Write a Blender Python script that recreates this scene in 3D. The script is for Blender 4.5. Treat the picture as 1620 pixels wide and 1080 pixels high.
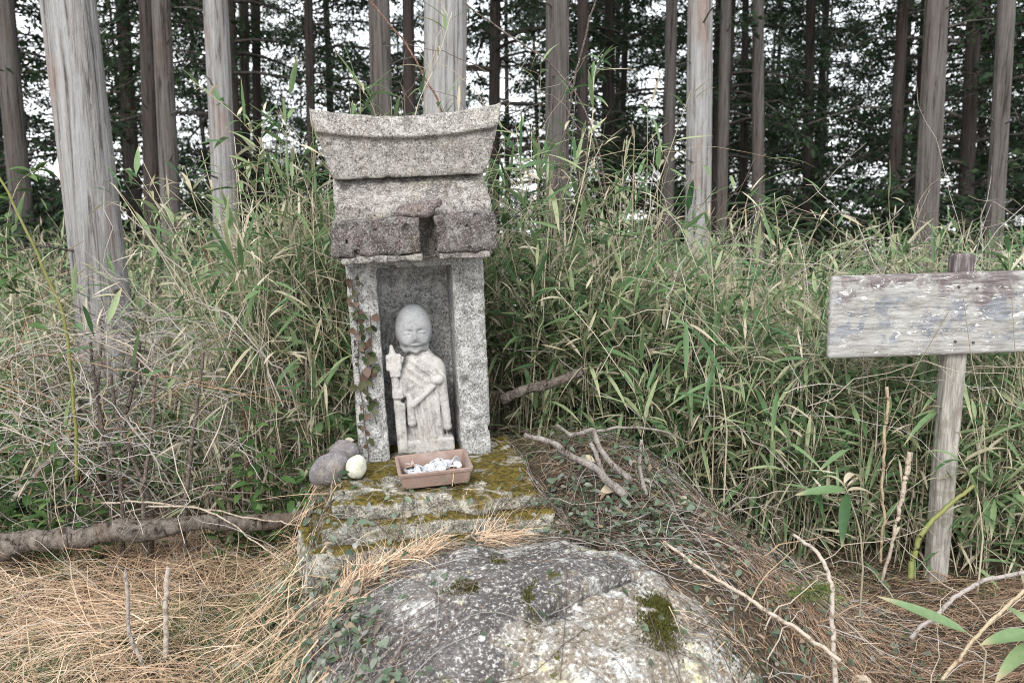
import bpy, math, random
import numpy as np
from mathutils import Vector, Matrix, Euler

# ------------------------------------------------------------------ camera / world / sun
scene = bpy.context.scene
for o in list(bpy.data.objects):
    bpy.data.objects.remove(o)
COL = scene.collection
R = math.radians
rng = np.random.default_rng(7)
random.seed(7)

EYE = Vector((0.0, 0.0, 1.15))
PITCH = R(10.0)
FPX = 1400.0                      # focal length in pixels of a 1620 px wide picture
cam_d = bpy.data.cameras.new("camera")
cam_d.sensor_width = 36.0
cam_d.lens = FPX / 1620.0 * 36.0
cam_d.clip_start = 0.05
cam_d.clip_end = 2000.0
cam_d.dof.use_dof = True
cam_d.dof.focus_distance = 2.35
cam_d.dof.aperture_fstop = 5.0
cam = bpy.data.objects.new("camera", cam_d)
cam.location = EYE
cam.rotation_euler = (R(90) - PITCH, 0, 0)
COL.objects.link(cam)
scene.camera = cam

SUN_EL, SUN_AZ = R(38), R(196)     # azimuth clockwise from +Y: behind the camera, a little to the left
world = bpy.data.worlds.new("World")
scene.world = world
world.use_nodes = True
wn, wl = world.node_tree.nodes, world.node_tree.links
wn.clear()
w_out = wn.new("ShaderNodeOutputWorld")
w_bg = wn.new("ShaderNodeBackground")
w_sky = wn.new("ShaderNodeTexSky")
w_sky.sky_type = 'NISHITA'
w_sky.sun_disc = False
w_sky.sun_elevation = SUN_EL
w_sky.sun_rotation = SUN_AZ
w_mix = wn.new("ShaderNodeMix")
w_mix.data_type = 'RGBA'
w_noise = wn.new("ShaderNodeTexNoise")
w_noise.inputs["Scale"].default_value = 3.0
w_noise.inputs["Detail"].default_value = 5.0
w_map = wn.new("ShaderNodeMapRange")
w_map.inputs[1].default_value = 0.3
w_map.inputs[2].default_value = 0.65
w_map.inputs[3].default_value = 0.72
w_map.inputs[4].default_value = 1.0
w_tc = wn.new("ShaderNodeTexCoord")
wl.new(w_tc.outputs["Generated"], w_noise.inputs["Vector"])
wl.new(w_noise.outputs["Fac"], w_map.inputs[0])
wl.new(w_map.outputs[0], w_mix.inputs["Factor"])
wl.new(w_sky.outputs["Color"], w_mix.inputs["A"])
w_mix.inputs["B"].default_value = (10.0, 10.25, 10.6, 1)      # high white cloud sheet
wl.new(w_mix.outputs["Result"], w_bg.inputs["Color"])
w_bg.inputs["Strength"].default_value = 0.12
wl.new(w_bg.outputs[0], w_out.inputs["Surface"])

sun_d = bpy.data.lights.new("sun", 'SUN')
sun_d.energy = 1.5
sun_d.angle = R(22)
sun_d.color = (1.0, 0.975, 0.94)
sun = bpy.data.objects.new("sun", sun_d)
sdir = Vector((math.sin(SUN_AZ) * math.cos(SUN_EL), math.cos(SUN_AZ) * math.cos(SUN_EL), math.sin(SUN_EL)))
sun.rotation_euler = (-sdir).to_track_quat('-Z', 'Y').to_euler()
sun.location = (0, -3, 8)
COL.objects.link(sun)

scene.view_settings.view_transform = 'Standard'
scene.view_settings.look = 'None'
scene.view_settings.gamma = 1.0
scene.view_settings.use_curve_mapping = False
scene.view_settings.exposure = 1.05
scene.cycles.max_bounces = 5
scene.cycles.diffuse_bounces = 2
scene.cycles.glossy_bounces = 2
scene.cycles.transmission_bounces = 3
scene.cycles.use_denoising = True
scene.cycles.denoising_prefilter = 'NONE'
scene.cycles.filter_width = 1.0

# ------------------------------------------------------------------ helpers
def P(px, py, Y):
    """world point at distance Y in front of the eye, seen at picture position (px, py)"""
    u, v = (px - 810) / FPX, (540 - py) / FPX
    dy = math.cos(PITCH) + v * math.sin(PITCH)
    dz = -math.sin(PITCH) + v * math.cos(PITCH)
    k = Y / dy
    return Vector((u * k, Y, EYE.z + dz * k))

def _hash(ix, iy, iz, seed):
    h = (ix.astype(np.int64) * 374761393 + iy.astype(np.int64) * 668265263 + iz.astype(np.int64) * 2147483647 + seed * 974711) & 0xffffffff
    h = ((h ^ (h >> 13)) * 1274126177) & 0xffffffff
    h = ((h ^ (h >> 16)) * 2246822519) & 0xffffffff
    return ((h ^ (h >> 15)) & 0xffffff).astype(np.float64) / 0xffffff

def vnoise(x, y, z, seed=0):
    x, y, z = np.broadcast_arrays(np.asarray(x, float), np.asarray(y, float), np.asarray(z, float))
    ix, iy, iz = np.floor(x), np.floor(y), np.floor(z)
    fx, fy, fz = x - ix, y - iy, z - iz
    fx, fy, fz = [f * f * (3 - 2 * f) for f in (fx, fy, fz)]
    out = 0
    for dx in (0, 1):
        wx = fx if dx else 1 - fx
        for dy in (0, 1):
            wy = fy if dy else 1 - fy
            for dz in (0, 1):
                wz = fz if dz else 1 - fz
                out = out + wx * wy * wz * _hash(ix + dx, iy + dy, iz + dz, seed)
    return out * 2 - 1

def fbm(x, y, z, octaves=4, seed=0, gain=0.5):
    a, s, t = 1.0, 0.0, 0.0
    for k in range(octaves):
        f = 2.0 ** k
        s = s + a * vnoise(np.asarray(x) * f + 17.3 * k, np.asarray(y) * f, np.asarray(z) * f, seed + k)
        t += a
        a *= gain
    return s / t

def sstep(a, b, x):
    t = np.clip((np.asarray(x, float) - a) / (b - a), 0, 1)
    return t * t * (3 - 2 * t)

def unit(v):
    return v / np.maximum(np.linalg.norm(v, axis=-1, keepdims=True), 1e-9)

def mesh_np(name, V, faces, smooth=True, attrs=None):
    """faces: list of (n, k) int arrays"""
    me = bpy.data.meshes.new(name)
    V = np.ascontiguousarray(V, dtype=np.float32)
    me.vertices.add(len(V))
    me.vertices.foreach_set("co", V.ravel())
    idx = np.concatenate([f.ravel() for f in faces]).astype(np.int32)
    tot = np.concatenate([np.full(len(f), f.shape[1], np.int32) for f in faces])
    start = np.concatenate([[0], np.cumsum(tot)[:-1]]).astype(np.int32)
    me.loops.add(len(idx))
    me.loops.foreach_set("vertex_index", idx)
    me.polygons.add(len(tot))
    me.polygons.foreach_set("loop_start", start)
    me.polygons.foreach_set("loop_total", tot)
    me.polygons.foreach_set("use_smooth", np.full(len(tot), smooth, bool))
    for k, a in (attrs or {}).items():
        at = me.attributes.new(k, 'FLOAT', 'POINT')
        at.data.foreach_set("value", np.ascontiguousarray(a, dtype=np.float32))
    me.update()
    me.validate()
    return me

def link(name, me, mat=None, parent=None, loc=None, rot=None):
    o = bpy.data.objects.new(name, me)
    COL.objects.link(o)
    if mat is not None and me is not None and not me.materials:
        me.materials.append(mat)
    if parent is not None:
        o.parent = parent
    if loc is not None:
        o.location = loc
    if rot is not None:
        o.rotation_euler = rot
    return o

def tag(o, label=None, cat=None, group=None, kind=None):
    if label: o["label"] = label
    if cat: o["category"] = cat
    if group: o["group"] = group
    if kind: o["kind"] = kind
    return o

def empty(name, loc=(0, 0, 0), rot=(0, 0, 0)):
    o = bpy.data.objects.new(name, None)
    o.empty_display_size = 0.05
    COL.objects.link(o)
    o.location = loc
    o.rotation_euler = rot
    return o

class Batch:
    def __init__(s):
        s.V, s.F, s.rnd, s.t, s.n = [], [], [], [], 0
    def add(s, V, F, rnd, t=None):
        s.V.append(V.reshape(-1, 3))
        s.F.append(F + s.n)
        s.rnd.append(np.asarray(rnd).ravel())
        s.t.append(np.zeros(len(s.rnd[-1])) if t is None else np.asarray(t).ravel())
        s.n += len(s.V[-1])
    def mesh(s, name, origin=(0, 0, 0), smooth=True):
        V = np.concatenate(s.V) - np.asarray(origin)
        by = {}
        for f in s.F:
            by.setdefault(f.shape[1], []).append(f)
        return mesh_np(name, V, [np.concatenate(x) for x in by.values()], smooth,
                       {"rnd": np.concatenate(s.rnd), "along": np.concatenate(s.t)})

def blades(batch, base, d, nrm, L, W, droop, rnd, secs=5, fold=0.25, prof=None, wide=True, curl=None):
    """n leaf blades: a lanceolate strip, folded along its midrib, bending down along its length"""
    n = len(base)
    d = unit(d)
    side = unit(np.cross(d, nrm))
    nn = unit(np.cross(side, d))
    t = np.linspace(0, 1, secs)
    if prof is None:
        prof = lambda t: np.sin(np.pi * np.clip(t, 0, 1) ** 0.75) ** 0.8 * (1 - 0.15 * t) + 0.04
    w = prof(t)
    c = base[:, None] + d[:, None] * (L[:, None] * t)[..., None]
    c[..., 2] -= (droop * L)[:, None] * t ** 2
    if curl is not None:
        c = c + side[:, None] * ((curl * L)[:, None] * t ** 2)[..., None]
    ws = (W[:, None] * w)[..., None]
    l, r = c - side[:, None] * ws * 0.5, c + side[:, None] * ws * 0.5
    if wide:
        l = l + nn[:, None] * ws * fold; r = r + nn[:, None] * ws * fold
        V = np.stack([l, c, r], 2); m = 3
    else:
        V = np.stack([l, r], 2); m = 2
    i = np.arange(secs - 1)[:, None] * m + np.arange(m - 1)[None]
    q = np.stack([i, i + 1, i + 1 + m, i + m], -1).reshape(-1, 4)
    F = (np.arange(n)[:, None, None] * (secs * m) + q[None]).reshape(-1, 4)
    batch.add(V, F, np.repeat(rnd, secs * m), np.tile(np.repeat(t, m), n))

def tubes(batch, pts, rad, rnd, sides=4, cap=False):
    """pts (n,k,3), rad (n,k)"""
    n, k, _ = pts.shape
    T = unit(np.gradient(pts, axis=1))
    ref = np.where(np.abs(T[..., 2:3]) > 0.9, np.array([1.0, 0, 0]), np.array([0, 0, 1.0]))
    a = unit(np.cross(T, ref)); b = np.cross(T, a)
    th = np.linspace(0, 2 * np.pi, sides, endpoint=False)
    V = pts[:, :, None] + (a[:, :, None] * np.cos(th)[:, None] + b[:, :, None] * np.sin(th)[:, None]) * rad[:, :, None, None]
    i = np.arange(k - 1)[:, None] * sides
    j = np.arange(sides)[None]; j2 = (j + 1) % sides
    q = np.stack([i + j, i + j2, i + sides + j2, i + sides + j], -1).reshape(-1, 4)
    F = (np.arange(n)[:, None, None] * (k * sides) + q[None]).reshape(-1, 4)
    batch.add(V, F, np.repeat(rnd, k * sides), np.tile(np.repeat(np.linspace(0, 1, k), sides), n))
    if cap:
        off = batch.n - n * k * sides
        f = np.stack([np.arange(n)[:, None] * (k * sides) + (k - 1) * sides + np.arange(sides)[None],
                      np.arange(n)[:, None] * (k * sides) + np.arange(sides)[None, ::-1]], 1).reshape(-1, sides)
        batch.F.append(f + off)

def catmull(pts, n):
    p = np.asarray(pts, float)
    p = np.vstack([2 * p[0] - p[1], p, 2 * p[-1] - p[-2]])
    s = np.linspace(0, len(p) - 3 - 1e-9, n)
    i = s.astype(int); f = (s - i)[:, None]
    a, b, c, d = p[i], p[i + 1], p[i + 2], p[i + 3]
    return 0.5 * (2 * b + (c - a) * f + (2 * a - 5 * b + 4 * c - d) * f ** 2 + (3 * b - a - 3 * c + d) * f ** 3)

def surface_nets(F, org, h):
    s = F < 0
    nx, ny, nz = F.shape
    cs = np.zeros((nx - 1, ny - 1, nz - 1), np.int8)
    for a in (0, 1):
        for b in (0, 1):
            for c in (0, 1):
                cs += s[a:nx - 1 + a, b:ny - 1 + b, c:nz - 1 + c]
    act = (cs > 0) & (cs < 8)
    I = np.argwhere(act)
    idm = np.full(act.shape, -1, np.int64)
    idm[act] = np.arange(len(I))
    acc = np.zeros((len(I), 3)); cnt = np.zeros(len(I))
    cor = [(a, b, c) for a in (0, 1) for b in (0, 1) for c in (0, 1)]
    for p in cor:
        for ax in range(3):
            if p[ax]: continue
            q = list(p); q[ax] = 1
            f0 = F[I[:, 0] + p[0], I[:, 1] + p[1], I[:, 2] + p[2]]
            f1 = F[I[:, 0] + q[0], I[:, 1] + q[1], I[:, 2] + q[2]]
            m = (f0 < 0) != (f1 < 0)
            t = np.where(m, f0 / np.where(m, f0 - f1, 1), 0)
            pt = np.array(p, float)[None] + np.zeros((len(I), 3)); pt[:, ax] += t
            acc[m] += pt[m]; cnt[m] += 1
    V = (I + acc / cnt[:, None]) * h + np.asarray(org)
    Q = []
    for ax in range(3):
        a, b = (ax + 1) % 3, (ax + 2) % 3
        s0 = np.take(s, range(s.shape[ax] - 1), ax); s1 = np.take(s, range(1, s.shape[ax]), ax)
        E = np.argwhere(s0 != s1)
        E = E[(E[:, a] > 0) & (E[:, b] > 0) & (E[:, a] < s.shape[a] - 1) & (E[:, b] < s.shape[b] - 1)]
        def cell(da, db):
            c = E.copy(); c[:, a] -= da; c[:, b] -= db
            return idm[c[:, 0], c[:, 1], c[:, 2]]
        q = np.stack([cell(1, 1), cell(0, 1), cell(0, 0), cell(1, 0)], 1)
        inside = s[E[:, 0], E[:, 1], E[:, 2]]
        q[~inside] = q[~inside][:, ::-1]
        Q.append(q)
    Q = np.concatenate(Q)
    Q = Q[(Q >= 0).all(1)]
    return V, Q

def sdf_mesh(name, fn, lo, hi, h, noise=None, band=0.03):
    ax = [np.arange(lo[k], hi[k] + h, h) for k in range(3)]
    X, Y, Z = np.meshgrid(*ax, indexing='ij')
    D = fn(X, Y, Z)
    if noise is not None:
        m = np.abs(D) < band
        D[m] += noise(X[m], Y[m], Z[m])
    V, Q = surface_nets(D, lo, h)
    return mesh_np(name, V, [Q], True)

def sd_box(X, Y, Z, c, b, r=0.0):
    qx, qy, qz = np.abs(X - c[0]) - b[0] + r, np.abs(Y - c[1]) - b[1] + r, np.abs(Z - c[2]) - b[2] + r
    return np.sqrt(np.maximum(qx, 0) ** 2 + np.maximum(qy, 0) ** 2 + np.maximum(qz, 0) ** 2) + np.minimum(np.maximum(qx, np.maximum(qy, qz)), 0) - r
def sd_ell(X, Y, Z, c, r):
    k = np.sqrt(((X - c[0]) / r[0]) ** 2 + ((Y - c[1]) / r[1]) ** 2 + ((Z - c[2]) / r[2]) ** 2)
    return (k - 1) * min(r)
def sd_cap(X, Y, Z, a, b, ra, rb=None):
    rb = ra if rb is None else rb
    a, b = np.array(a, float), np.array(b, float); ab = b - a
    t = np.clip(((X - a[0]) * ab[0] + (Y - a[1]) * ab[1] + (Z - a[2]) * ab[2]) / (ab @ ab), 0, 1)
    return np.sqrt((X - a[0] - t * ab[0]) ** 2 + (Y - a[1] - t * ab[1]) ** 2 + (Z - a[2] - t * ab[2]) ** 2) - (ra + (rb - ra) * t)
def smin(a, b, k):
    h = np.clip(0.5 + 0.5 * (b - a) / k, 0, 1)
    return b * (1 - h) + a * h - k * h * (1 - h)
def smax(a, b, k):
    return -smin(-a, -b, k)

# ------------------------------------------------------------------ materials
class NT:
    def __init__(s, name):
        s.m = bpy.data.materials.new(name); s.m.use_nodes = True
        s.n, s.l = s.m.node_tree.nodes, s.m.node_tree.links
        s.bsdf = s.n["Principled BSDF"]; s.out = s.n["Material Output"]
        s.bsdf.inputs["Specular IOR Level"].default_value = 0.25
        s.tc = s.n.new("ShaderNodeTexCoord")
    def obj(s, scale=(1, 1, 1), rand=True):
        mp = s.n.new("ShaderNodeMapping"); mp.inputs["Scale"].default_value = scale
        s.l.new(s.tc.outputs["Object"], mp.inputs["Vector"])
        if rand:
            oi = s.n.new("ShaderNodeObjectInfo")
            mu = s.n.new("ShaderNodeMath"); mu.operation = 'MULTIPLY'; mu.inputs[1].default_value = 37.0
            s.l.new(oi.outputs["Random"], mu.inputs[0]); s.l.new(mu.outputs[0], mp.inputs["Location"])
        return mp.outputs[0]
    def noise(s, vec, scale, detail=5, rough=0.6, dist=0.0):
        n = s.n.new("ShaderNodeTexNoise")
        n.inputs["Scale"].default_value = scale; n.inputs["Detail"].default_value = detail
        n.inputs["Roughness"].default_value = rough; n.inputs["Distortion"].default_value = dist
        s.l.new(vec, n.inputs["Vector"]); return n.outputs["Fac"]
    def voro(s, vec, scale, feature='F1', rnd=1.0):
        n = s.n.new("ShaderNodeTexVoronoi"); n.feature = feature
        n.inputs["Scale"].default_value = scale; n.inputs["Randomness"].default_value = rnd
        s.l.new(vec, n.inputs["Vector"]); return n.outputs["Distance"]
    def rng(s, val, a, b, c=0.0, d=1.0, smooth=True):
        n = s.n.new("ShaderNodeMapRange")
        n.interpolation_type = 'SMOOTHSTEP' if smooth else 'LINEAR'
        for i, v in enumerate((a, b, c, d)): n.inputs[i + 1].default_value = v
        s.l.new(val, n.inputs[0]); return n.outputs[0]
    def math(s, op, a, b=None):
        n = s.n.new("ShaderNodeMath"); n.operation = op
        for i, v in enumerate((a, b)):
            if v is None: continue
            if isinstance(v, (int, float)): n.inputs[i].default_value = v
            else: s.l.new(v, n.inputs[i])
        return n.outputs[0]
    def mix(s, f, a, b, mode='MIX'):
        n = s.n.new("ShaderNodeMix"); n.data_type = 'RGBA'; n.blend_type = mode
        for k, v in (("Factor", f), ("A", a), ("B", b)):
            if isinstance(v, (int, float)): n.inputs[k].default_value = v
            elif isinstance(v, tuple): n.inputs[k].default_value = (*v, 1) if len(v) == 3 else v
            else: s.l.new(v, n.inputs[k])
        return n.outputs["Result"]
    def ramp(s, val, stops, interp='LINEAR'):
        n = s.n.new("ShaderNodeValToRGB"); n.color_ramp.interpolation = interp
        e = n.color_ramp.elements
        e[0].position, e[0].color = stops[0][0], (*stops[0][1], 1)
        e[1].position, e[1].color = stops[-1][0], (*stops[-1][1], 1)
        for p, c in stops[1:-1]:
            x = e.new(p); x.color = (*c, 1)
        s.l.new(val, n.inputs[0]); return n.outputs[0]
    def attr(s, name):
        n = s.n.new("ShaderNodeAttribute"); n.attribute_name = name; return n.outputs["Fac"]
    def xyz(s, vec):
        n = s.n.new("ShaderNodeSeparateXYZ"); s.l.new(vec, n.inputs[0]); return n.outputs
    def normal_z(s):
        g = s.n.new("ShaderNodeNewGeometry"); return s.xyz(g.outputs["Normal"])[2]
    def color(s, c): s.l.new(c, s.bsdf.inputs["Base Color"]) if not isinstance(c, tuple) else setattr(s.bsdf.inputs["Base Color"], "default_value", (*c, 1))
    def rough(s, v): s.bsdf.inputs["Roughness"].default_value = v
    def bump(s, h, strength=0.5, dist=0.005):
        b = s.n.new("ShaderNodeBump"); b.inputs["Strength"].default_value = strength; b.inputs["Distance"].default_value = dist
        s.l.new(h, b.inputs["Height"]); s.l.new(b.outputs[0], s.bsdf.inputs["Normal"])
    def translucent(s, col, f=0.25):
        t = s.n.new("ShaderNodeBsdfTranslucent"); m = s.n.new("ShaderNodeMixShader")
        m.inputs[0].default_value = f
        s.l.new(col, t.inputs[0]); s.l.new(s.bsdf.outputs[0], m.inputs[1]); s.l.new(t.outputs[0], m.inputs[2])
        s.l.new(m.outputs[0], s.out.inputs["Surface"])

def stone_mat(name, base, dark, pale, dark_amt=0.5, pale_amt=0.5, warm=(0.33, 0.28, 0.17), warm_amt=0.3, speck=1.0, purple=0.0, moss=0.0, bump=0.6, pits_amt=1.0):
    t = NT(name); v = t.obj()
    big = t.noise(v, 7, 6, 0.62); mid = t.noise(v, 28, 6, 0.65, 0.4); fine = t.noise(v, 165, 5, 0.8); grit = t.noise(v, 330, 2, 0.7)
    c = t.mix(t.rng(big, 0.35, 0.68), base, dark if dark_amt > 0.8 else tuple(b * (1 - dark_amt * 0.6) + d * dark_amt * 0.6 for b, d in zip(base, dark)))
    c = t.mix(t.math('MULTIPLY', t.rng(t.noise(v, 11, 5, 0.6), 0.55, 0.72), warm_amt), c, warm)
    if purple: c = t.mix(t.math('MULTIPLY', t.rng(t.noise(v, 9, 4, 0.7, 1.0), 0.55, 0.7), purple), c, (0.16, 0.10, 0.10))
    c = t.mix(t.math('MULTIPLY', t.rng(mid, 0.5, 0.62), pale_amt), c, pale)
    c = t.mix(t.math('MULTIPLY', t.rng(mid, 0.5, 0.36), dark_amt), c, dark)
    c = t.mix(t.math('MULTIPLY', t.rng(fine, 0.53, 0.62), 0.85 * speck), c, pale)
    c = t.mix(t.math('MULTIPLY', t.rng(fine, 0.47, 0.38), 0.9 * speck), c, tuple(x * 0.45 for x in dark))
    c = t.mix(t.math('MULTIPLY', t.rng(grit, 0.55, 0.7), 0.35 * speck), c, tuple(min(x * 1.3, .8) for x in pale))
    pits = t.rng(t.voro(v, 55), 0.0, 0.2)
    pm = t.rng(t.noise(v, 16, 3), 0.5, 0.6)
    pit = t.math('MULTIPLY', t.math('MULTIPLY', t.math('SUBTRACT', 1.0, pits), pm), pits_amt)
    c = t.mix(t.math('MULTIPLY', pit, 0.7), c, tuple(x * 0.35 for x in dark))
    if moss:
        mm = t.math('MULTIPLY', t.rng(t.noise(v, 12, 6, 0.7, 0.6), 0.42, 0.50), t.rng(t.normal_z(), 0.1, 0.6))
        mc = t.mix(t.rng(t.noise(v, 90, 4), 0.35, 0.65), (0.04, 0.034, 0.008), (0.15, 0.11, 0.018))
        c = t.mix(t.math('MULTIPLY', mm, moss), c, mc)
    t.color(c); t.rough(0.95)
    hh = t.math('ADD', t.math('MULTIPLY', mid, 1.0), t.math('MULTIPLY', fine, 0.6))
    hh = t.math('SUBTRACT', t.math('ADD', hh, t.math('MULTIPLY', grit, 0.25)), t.math('MULTIPLY', pit, 0.8))
    t.bump(hh, bump, 0.006)
    return t.m

M = {}
M['granite'] = stone_mat('grey_granite', (0.29, 0.285, 0.27), (0.10, 0.10, 0.098), (0.53, 0.525, 0.51), 0.55, 0.65, warm_amt=0.2)
M['ridge'] = stone_mat('ridge_stone', (0.245, 0.23, 0.205), (0.10, 0.092, 0.085), (0.45, 0.43, 0.40), 0.55, 0.45, warm_amt=0.25, purple=0.3)
M['roof'] = stone_mat('roof_stone', (0.24, 0.22, 0.195), (0.085, 0.075, 0.07), (0.46, 0.44, 0.41), 0.75, 0.55, warm=(0.33, 0.28, 0.14), warm_amt=0.45, purple=0.6, bump=1.0)
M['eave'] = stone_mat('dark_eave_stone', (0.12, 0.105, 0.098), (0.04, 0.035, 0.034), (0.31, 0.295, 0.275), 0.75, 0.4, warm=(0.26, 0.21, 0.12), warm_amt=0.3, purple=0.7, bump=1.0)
M['lump'] = stone_mat('reddish_stone', (0.125, 0.10, 0.095), (0.06, 0.045, 0.043), (0.28, 0.24, 0.23), 0.5, 0.3)
M['niche'] = M['granite']
M['statue'] = stone_mat('statue_stone', (0.42, 0.40, 0.375), (0.16, 0.147, 0.137), (0.57, 0.55, 0.52), 0.6, 0.35, warm_amt=0.25, speck=0.4, bump=0.5, pits_amt=0.0)
M['statue_head'] = stone_mat('statue_head_stone', (0.30, 0.303, 0.305), (0.16, 0.16, 0.16), (0.40, 0.403, 0.405), 0.45, 0.3, warm_amt=0.05, speck=0.3, bump=0.4, pits_amt=0.0)
M['step'] = stone_mat('mossy_step_stone', (0.28, 0.265, 0.22), (0.075, 0.07, 0.058), (0.54, 0.52, 0.45), 0.7, 0.75, warm=(0.36, 0.26, 0.14), warm_amt=0.5, moss=1.0, bump=1.0)
M['cobble'] = stone_mat('river_cobble', (0.15, 0.135, 0.137), (0.09, 0.08, 0.082), (0.27, 0.255, 0.255), 0.4, 0.3, speck=0.5, bump=0.25)
M['pale_cobble'] = stone_mat('pale_cobble', (0.52, 0.51, 0.42), (0.3, 0.28, 0.2), (0.62, 0.61, 0.55), 0.4, 0.3, speck=0.5, bump=0.25)

# lichen covered boulder
t = NT('lichen_boulder'); v = t.obj(rand=False)
big = t.noise(v, 4.5, 6, 0.65); mid = t.noise(v, 22, 7, 0.7, 0.5); fine = t.noise(v, 110, 5, 0.8)
x, y, z = t.xyz(v)
warp = t.math('MULTIPLY', t.math('SUBTRACT', t.noise(v, 7, 6, 0.7), 0.5), 0.55)
sd_ = t.math('SUBTRACT', t.math('MULTIPLY', x, 0.78), t.math('MULTIPLY', y, 0.62))
side = t.rng(t.math('ADD', sd_, warp), 0.10, 0.16)
c = t.mix(t.rng(big, 0.35, 0.65), (0.075, 0.068, 0.066), (0.17, 0.155, 0.15))
c = t.mix(t.math('MULTIPLY', side, 0.62), c, t.mix(t.rng(mid, 0.38, 0.62), (0.25, 0.195, 0.13), (0.34, 0.315, 0.27)))
cov = t.math('ADD', t.math('MULTIPLY', big, 0.45), t.math('MULTIPLY', mid, 0.55))
up = t.math('MULTIPLY', t.rng(y, -0.02, 0.2), 0.09)
lich = t.rng(t.math('ADD', t.math('ADD', cov, up), t.math('MULTIPLY', side, 0.03)), 0.535, 0.575)
c = t.mix(t.math('MULTIPLY', lich, 0.85), c, t.mix(t.rng(t.noise(v, 60, 4), 0.42, 0.58), (0.27, 0.265, 0.25), (0.58, 0.575, 0.545)))
yl = t.math('MULTIPLY', t.rng(t.noise(v, 6, 4, 0.6), 0.54, 0.64), lich)
c = t.mix(t.math('MULTIPLY', yl, 0.75), c, (0.46, 0.42, 0.23))
spots = t.math('MULTIPLY', t.math('MULTIPLY', t.rng(t.voro(v, 30), 0.25, 0.15), t.rng(t.noise(v, 13, 3), 0.55, 0.62)), 0.7)
c = t.mix(spots, c, (0.60, 0.60, 0.58))
c = t.mix(t.math('MULTIPLY', t.rng(fine, 0.53, 0.61), 0.85), c, (0.58, 0.57, 0.53))
c = t.mix(t.math('MULTIPLY', t.rng(fine, 0.46, 0.38), 0.9), c, (0.05, 0.045, 0.045))
mossm = t.rng(t.noise(v, 17, 5, 0.7), 0.62, 0.67)
c = t.mix(mossm, c, (0.07, 0.065, 0.015))
t.color(c); t.rough(0.95)
t.bump(t.math('ADD', mid, t.math('MULTIPLY', fine, 0.6)), 0.9, 0.007)
M['boulder'] = t.m

def bark_mat(name, grey, brown, red, red_amt, zs=0.045):
    t = NT(name); v = t.obj((1, 1, zs)); v2 = t.obj((1, 1, 0.25))
    n1 = t.noise(v, 42, 7, 0.72, 0.5); n2 = t.noise(v2, 7, 5, 0.6); n3 = t.noise(t.obj((1, 1, zs * 2)), 130, 4, 0.7)
    c = t.mix(t.rng(n1, 0.36, 0.62), brown, grey)
    c = t.mix(t.math('MULTIPLY', t.rng(n2, 0.5, 0.66), red_amt), c, red)
    c = t.mix(t.math('MULTIPLY', t.rng(n1, 0.45, 0.36), 0.85), c, tuple(x * 0.3 for x in brown))
    c = t.mix(t.math('MULTIPLY', t.rng(n3, 0.55, 0.7), 0.45), c, tuple(min(1, x * 1.35) for x in grey))
    t.color(c); t.rough(0.95)
    t.bump(t.math('ADD', n1, t.math('MULTIPLY', n3, 0.4)), 1.0, 0.02)
    return t.m
M['bark_pale'] = bark_mat('pale_cypress_bark', (0.335, 0.33, 0.325), (0.175, 0.16, 0.15), (0.23, 0.14, 0.10), 0.5)
M['bark_mid'] = bark_mat('brown_cypress_bark', (0.142, 0.13, 0.121), (0.066, 0.056, 0.05), (0.10, 0.063, 0.048), 0.35)
M['bark_dark'] = bark_mat('dark_cypress_bark', (0.075, 0.063, 0.058), (0.035, 0.029, 0.026), (0.06, 0.036, 0.028), 0.4)
M['limb'] = bark_mat('dead_limb', (0.16, 0.145, 0.13), (0.06, 0.052, 0.046), (0.08, 0.055, 0.04), 0.3)
M['log'] = bark_mat('log_bark', (0.24, 0.205, 0.175), (0.075, 0.058, 0.045), (0.15, 0.095, 0.065), 0.5, 0.6)
M['branch'] = bark_mat('pale_branch', (0.36, 0.325, 0.295), (0.17, 0.14, 0.12), (0.22, 0.16, 0.12), 0.4, 0.5)

def leaf_mat(name, stops, trans=0.25, rough=0.55, spec=0.3, interp='LINEAR', tip=None):
    t = NT(name); r = t.attr("rnd")
    c = t.ramp(r, stops, interp)
    v = t.obj(rand=False)
    c = t.mix(t.rng(t.noise(v, 60, 3), 0.3, 0.7, 0.0, 0.35), c, t.mix(1.0, c, (0.55, 0.55, 0.5), 'MULTIPLY'))
    if tip:
        c = t.mix(t.math('MULTIPLY', t.rng(t.math('ADD', t.attr("along"), t.math('MULTIPLY', r, 0.3)), 0.85, 1.1), 0.8), c, tip)
    t.color(c); t.rough(rough); t.bsdf.inputs["Specular IOR Level"].default_value = spec
    if trans: t.translucent(c, trans)
    return t.m
M['bamboo'] = leaf_mat('bamboo_leaf', [(0.0, (0.03, 0.075, 0.03)), (0.25, (0.08, 0.16, 0.065)), (0.5, (0.19, 0.285, 0.135)), (0.66, (0.34, 0.41, 0.22)), (0.72, (0.38, 0.36, 0.25)), (0.85, (0.48, 0.42, 0.30)), (1.0, (0.64, 0.58, 0.46))], 0.33, 0.45, 0.3, tip=(0.45, 0.38, 0.24))
M['cane'] = leaf_mat('bamboo_cane', [(0.0, (0.15, 0.16, 0.09)), (0.35, (0.28, 0.25, 0.17)), (0.7, (0.45, 0.395, 0.29)), (1.0, (0.60, 0.54, 0.42))], 0.0, 0.6)
M['straw'] = leaf_mat('dry_straw', [(0.0, (0.11, 0.07, 0.042)), (0.3, (0.31, 0.205, 0.125)), (0.65, (0.55, 0.385, 0.255)), (1.0, (0.73, 0.585, 0.44))], 0.1, 0.7)
M['needle'] = leaf_mat('brown_needles', [(0.0, (0.09, 0.055, 0.035)), (0.5, (0.25, 0.155, 0.10)), (1.0, (0.42, 0.30, 0.2))], 0.0, 0.8)
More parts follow.
